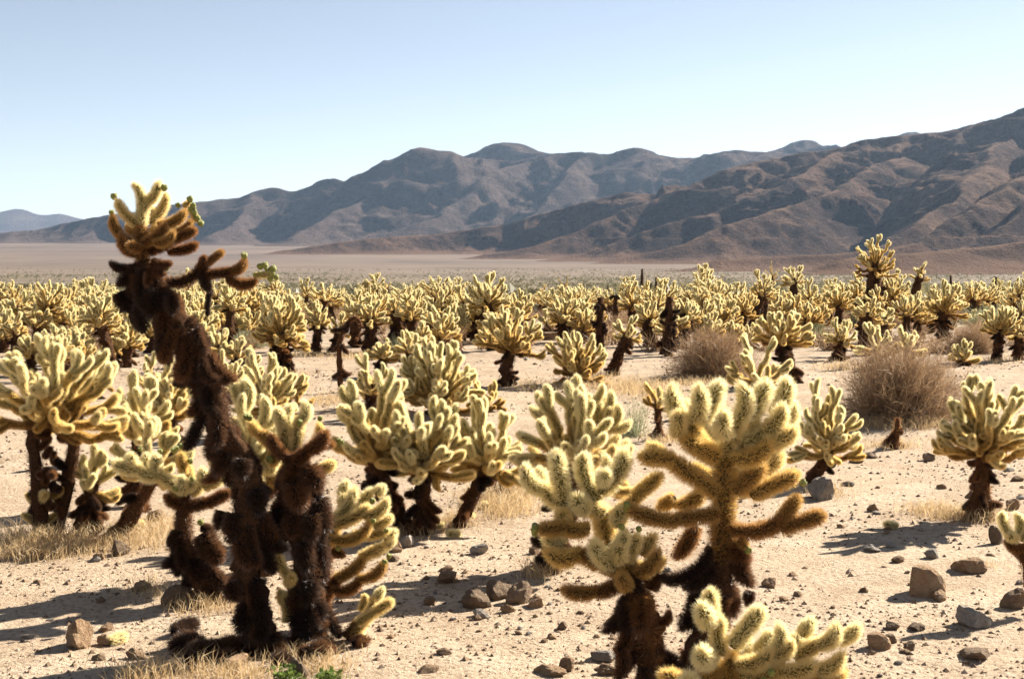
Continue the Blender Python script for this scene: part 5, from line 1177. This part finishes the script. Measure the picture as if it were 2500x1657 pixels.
for a in [(186, 1570, 90, 74, 'rounded beige boulder lying alone at the lower left', 'rock', 0), (258, 1562, 48, 28, 'flat stone touching the rounded boulder', 'rock', 1), (380, 1268, 52, 34, 'dark stone behind dry grass at left', 'rock_dark'), (288, 1354, 46, 42, 'grey block in dry grass at left', 'rock_dark'),
          (240, 1366, 28, 20, 'small brown stone left of the grey block', 'rock'), (343, 1436, 42, 24, 'stone at the edge of the shade left of the cactus clump', 'rock'), (434, 1470, 70, 44, 'block lying in shade left of the dark trunks', 'rock_dark'), (473, 1600, 44, 44, 'upright pale stone before the leaning trunk base', 'rock'),
          (572, 1616, 62, 34, 'low rounded stone right in front of the dark trunks', 'rock'), (724, 1650, 48, 60, 'tall narrow stone standing at the bottom edge', 'rock_dark'), (330, 1600, 50, 24, 'flat stone in sunlight left of the trunk shadow', 'rock'), (1173, 1352, 44, 30, 'grey and white stone in open sand at the centre', 'rock_pale'), (995, 1336, 40, 36, 'grey stone at the foot of the three chollas', 'rock_pale'),
          (965, 1350, 34, 34, 'stone left of the grey one below the three chollas', 'rock'), (1305, 1354, 32, 24, 'brown stone left of the rust-stemmed cholla', 'rock'), (1158, 1480, 66, 48, 'dark rock at the left end of the rock pile', 'rock_dark'), (1213, 1458, 76, 50, 'largest rock of the pile left of the rust-stemmed cholla', 'rock_dark'), (1268, 1470, 66, 52, 'grey rock at the right end of the rock pile', 'rock_dark'),
          (1312, 1478, 44, 28, 'small stone next to the rock pile', 'rock'), (1240, 1490, 34, 20, 'stone in front of the rock pile', 'rock'), (2010, 1220, 64, 58, 'pale pointed rock right behind the candelabra', 'rock_pale'), (2256, 1448, 88, 64, 'large brown angular rock in the open at right', 'rock', 2), (2298, 1460, 46, 24, 'small rock leaning on the large angular one', 'rock'),
          (2376, 1398, 78, 40, 'flat tan rock above the large angular one', 'rock'), (2376, 1520, 82, 46, 'pale split rock in shadow at the lower right', 'rock_pale', 3), (2433, 1326, 38, 46, 'dark upright rock near the right edge', 'rock_dark'), (2474, 1248, 40, 30, 'brown rock behind the cactus cut by the edge', 'rock'), (2390, 1602, 82, 34, 'flat dark slab at the lower right', 'rock_dark'),
          (2142, 1576, 56, 34, 'brown stone right of the nearest cholla', 'rock'), (2172, 1562, 42, 24, 'dark stone touching the brown one right of the nearest cholla', 'rock_dark'), (2222, 1582, 34, 24, 'dark stone alone right of the stone pair', 'rock_dark'), (2178, 1530, 34, 22, 'black stone in shade above the stone pair', 'rock_dark'), (2242, 1532, 44, 20, 'flat stone in the shadow strip at right', 'rock_dark'),
          (2480, 1480, 60, 50, 'dark rock under the cactus cut by the edge', 'rock_dark'), (1472, 1606, 66, 28, 'flat pale stone left of the rust stem', 'rock_pale'), (1482, 1636, 50, 28, 'stone below the flat pale one', 'rock'), (1344, 1642, 74, 22, 'flat slab at the bottom left of the rust stem', 'rock'), (1388, 1630, 38, 30, 'upright stone on the flat slab', 'rock'),
          (1375, 1532, 28, 20, 'small round stone in sand left of the rust stem', 'rock_dark'), (1880, 1428, 36, 24, 'small brown stone right of the candelabra trunk', 'rock'), (2030, 1652, 90, 34, 'dark rock at the bottom edge under the nearest cholla', 'rock_dark'), (2130, 1345, 40, 18, 'flat stones edge in the shadow of the round cholla', 'rock_pale'), (775, 910, 14, 10, 'small dark stone in the sand gap at left', 'rock_dark'),
          (905, 878, 44, 20, 'low dark rock right of the bent trunk', 'rock_dark'), (985, 882, 30, 16, 'dark rock beside the low one near the bent trunk', 'rock_dark'), (1340, 832, 60, 24, 'black boulder behind the stout cholla', 'rock_dark'), (1345, 868, 26, 12, 'dark stone in the pale sand at centre', 'rock_dark'), (960, 1372, 34, 16, 'dark stone right of the fan cholla', 'rock_dark'), (2127, 1120, 30, 14, 'dark stone left of the stump', 'rock_dark'),
          (2090, 1132, 32, 14, 'brown stone further left of the stump', 'rock'), (2270, 1128, 38, 22, 'grey stone left of the round cholla', 'rock_dark'), (2130, 1250, 24, 20, 'reddish stone in open sand before the shadow', 'rock'), (2300, 1195, 26, 14, 'tan stone under the round cholla crown', 'rock')]:
    rock(*a[:5], mat=a[5], v=a[6] if len(a) > 6 else None)
srr = random.Random(78)
cl = [(2200, 1360, 260, 60), (2250, 1580, 220, 60), (1420, 1560, 160, 60), (1220, 1480, 140, 40), (2080, 1260, 160, 60), (1880, 1480, 160, 80), (760, 950, 160, 40), (1600, 880, 300, 30), (2350, 870, 160, 20), (1330, 860, 120, 30), (120, 1480, 160, 80), (1080, 1420, 160, 80), (300, 1400, 240, 50), (2420, 1180, 120, 80), (1100, 1540, 200, 70)]
for i in range(160):
    if srr.random() < .72:
        u0, v0, a, b_ = srr.choice(cl); u, v = srr.gauss(u0, a * .6), srr.gauss(v0, b_ * .6)
    else: u, v = srr.uniform(0, 2500), 860 + 790 * srr.random() ** .8
    if v < 845 or v > 1656 or not 0 < u < 2500: u, v = srr.uniform(0, 2500), srr.uniform(1000, 1650)
    b = G(u, v); s = min(.05, .010 + .0085 * srr.expovariate(1.0)) * (1 + .03 * b.y)
    mt = srr.choice(('rock', 'rock', 'rock', 'rock_pale', 'rock_pale'))
    o = link(bpy.data.objects.new('stone', srr.choice(STONE[mt])))
    o.scale = (s * srr.uniform(.8, 1.3), s * srr.uniform(.8, 1.2), s * srr.uniform(.45, .85)); o.location = (b.x, b.y, b.z + s * .18); o.rotation_euler = (srr.uniform(-.3, .3), srr.uniform(-.3, .3), srr.uniform(0, 6.28))
    tag(o, 'small weathered stone scattered on the pale sand', 'stone', 'small stones scattered on the sand')
# gravel
gn = 30000; g_ = np.random.default_rng(3)
yy = 4.7 + 17 * g_.random(gn) ** 1.5; xx = g_.uniform(-.41, .41, gn) * yy
keep = fbm(xx / 1.3, yy / 1.3, 3, 77) > g_.normal(-.05, .25, gn); xx, yy = xx[keep], yy[keep]; gn = len(xx)
zz = ground_z(xx, yy); ss = np.minimum(.013, .003 + .0028 * g_.exponential(1, gn)) * (1 + .05 * yy)
octa = np.array([(1, 0, 0), (0, 1, 0), (-1, 0, 0), (0, -1, 0), (0, 0, .8), (0, 0, -.6)], float); of = np.array([(0, 1, 4), (1, 2, 4), (2, 3, 4), (3, 0, 4), (1, 0, 5), (2, 1, 5), (3, 2, 5), (0, 3, 5)])
GV = octa[None] * (1 + g_.normal(0, .25, (gn, 6, 3))) * ss[:, None, None]; an = g_.random(gn) * 6.28; ca, sa = np.cos(an)[:, None], np.sin(an)[:, None]
GV = np.stack([GV[..., 0] * ca - GV[..., 1] * sa + xx[:, None], GV[..., 0] * sa + GV[..., 1] * ca + yy[:, None], GV[..., 2] + zz[:, None] + .1 * ss[:, None]], -1)
k = NT('gravel_mix'); ge = k.n('ShaderNodeNewGeometry')
k.bsdf(k.ramp(ge.outputs['Random Per Island'], [(0, (.09, .06, .04)), (.45, (.20, .13, .08)), (.8, (.36, .25, .165)), (1, (.46, .36, .27))]), .9)
grav = mesh_np('gravel', GV.reshape(-1, 3), (of[None] + (np.arange(gn) * 6)[:, None, None]).reshape(-1, 3), [k.m], smooth=False)
tag(link(bpy.data.objects.new('gravel', grav)), 'fine gravel scattered over the sand', 'gravel', None, 'stuff')

# ------------------------------------------------------------------ fallen joints on the sand
def fallen(u, v, age, label, group, size=.075, lod=0):
    b = G(u, v); rng = random.Random(int(u * 7 + v)); r = size / 2; b.z += r * .55
    root = empty('fallen_joint', b, label, 'cactus joint', group)
    a = rng.uniform(0, 6.28); d = Vector((math.cos(a), math.sin(a), rng.uniform(0, .25)))
    add_joint(root, b - d * r, b + d * r * rng.uniform(1.2, 2.4), r, age, lod, rng, 'spiny_joint')
frr = random.Random(9)
for i in range(26):
    fallen(frr.uniform(430, 880), frr.gauss(1578, 20), frr.uniform(.01, .2), 'dead dark joint lying in the litter under the leaning cactus', 'dead joints littered under the leaning cactus', frr.uniform(.07, .12))
for u, v in [(1061, 1290), (1147, 1270), (1112, 1310), (1185, 1245), (280, 1560), (322, 1300), (340, 1285), (1000, 1290), (1430, 905), (1300, 950), (880, 1545), (2180, 1290)]:
    fallen(u, v, .95, 'pale fallen joint lying on the sand', 'pale fallen joints on the sand', .07)
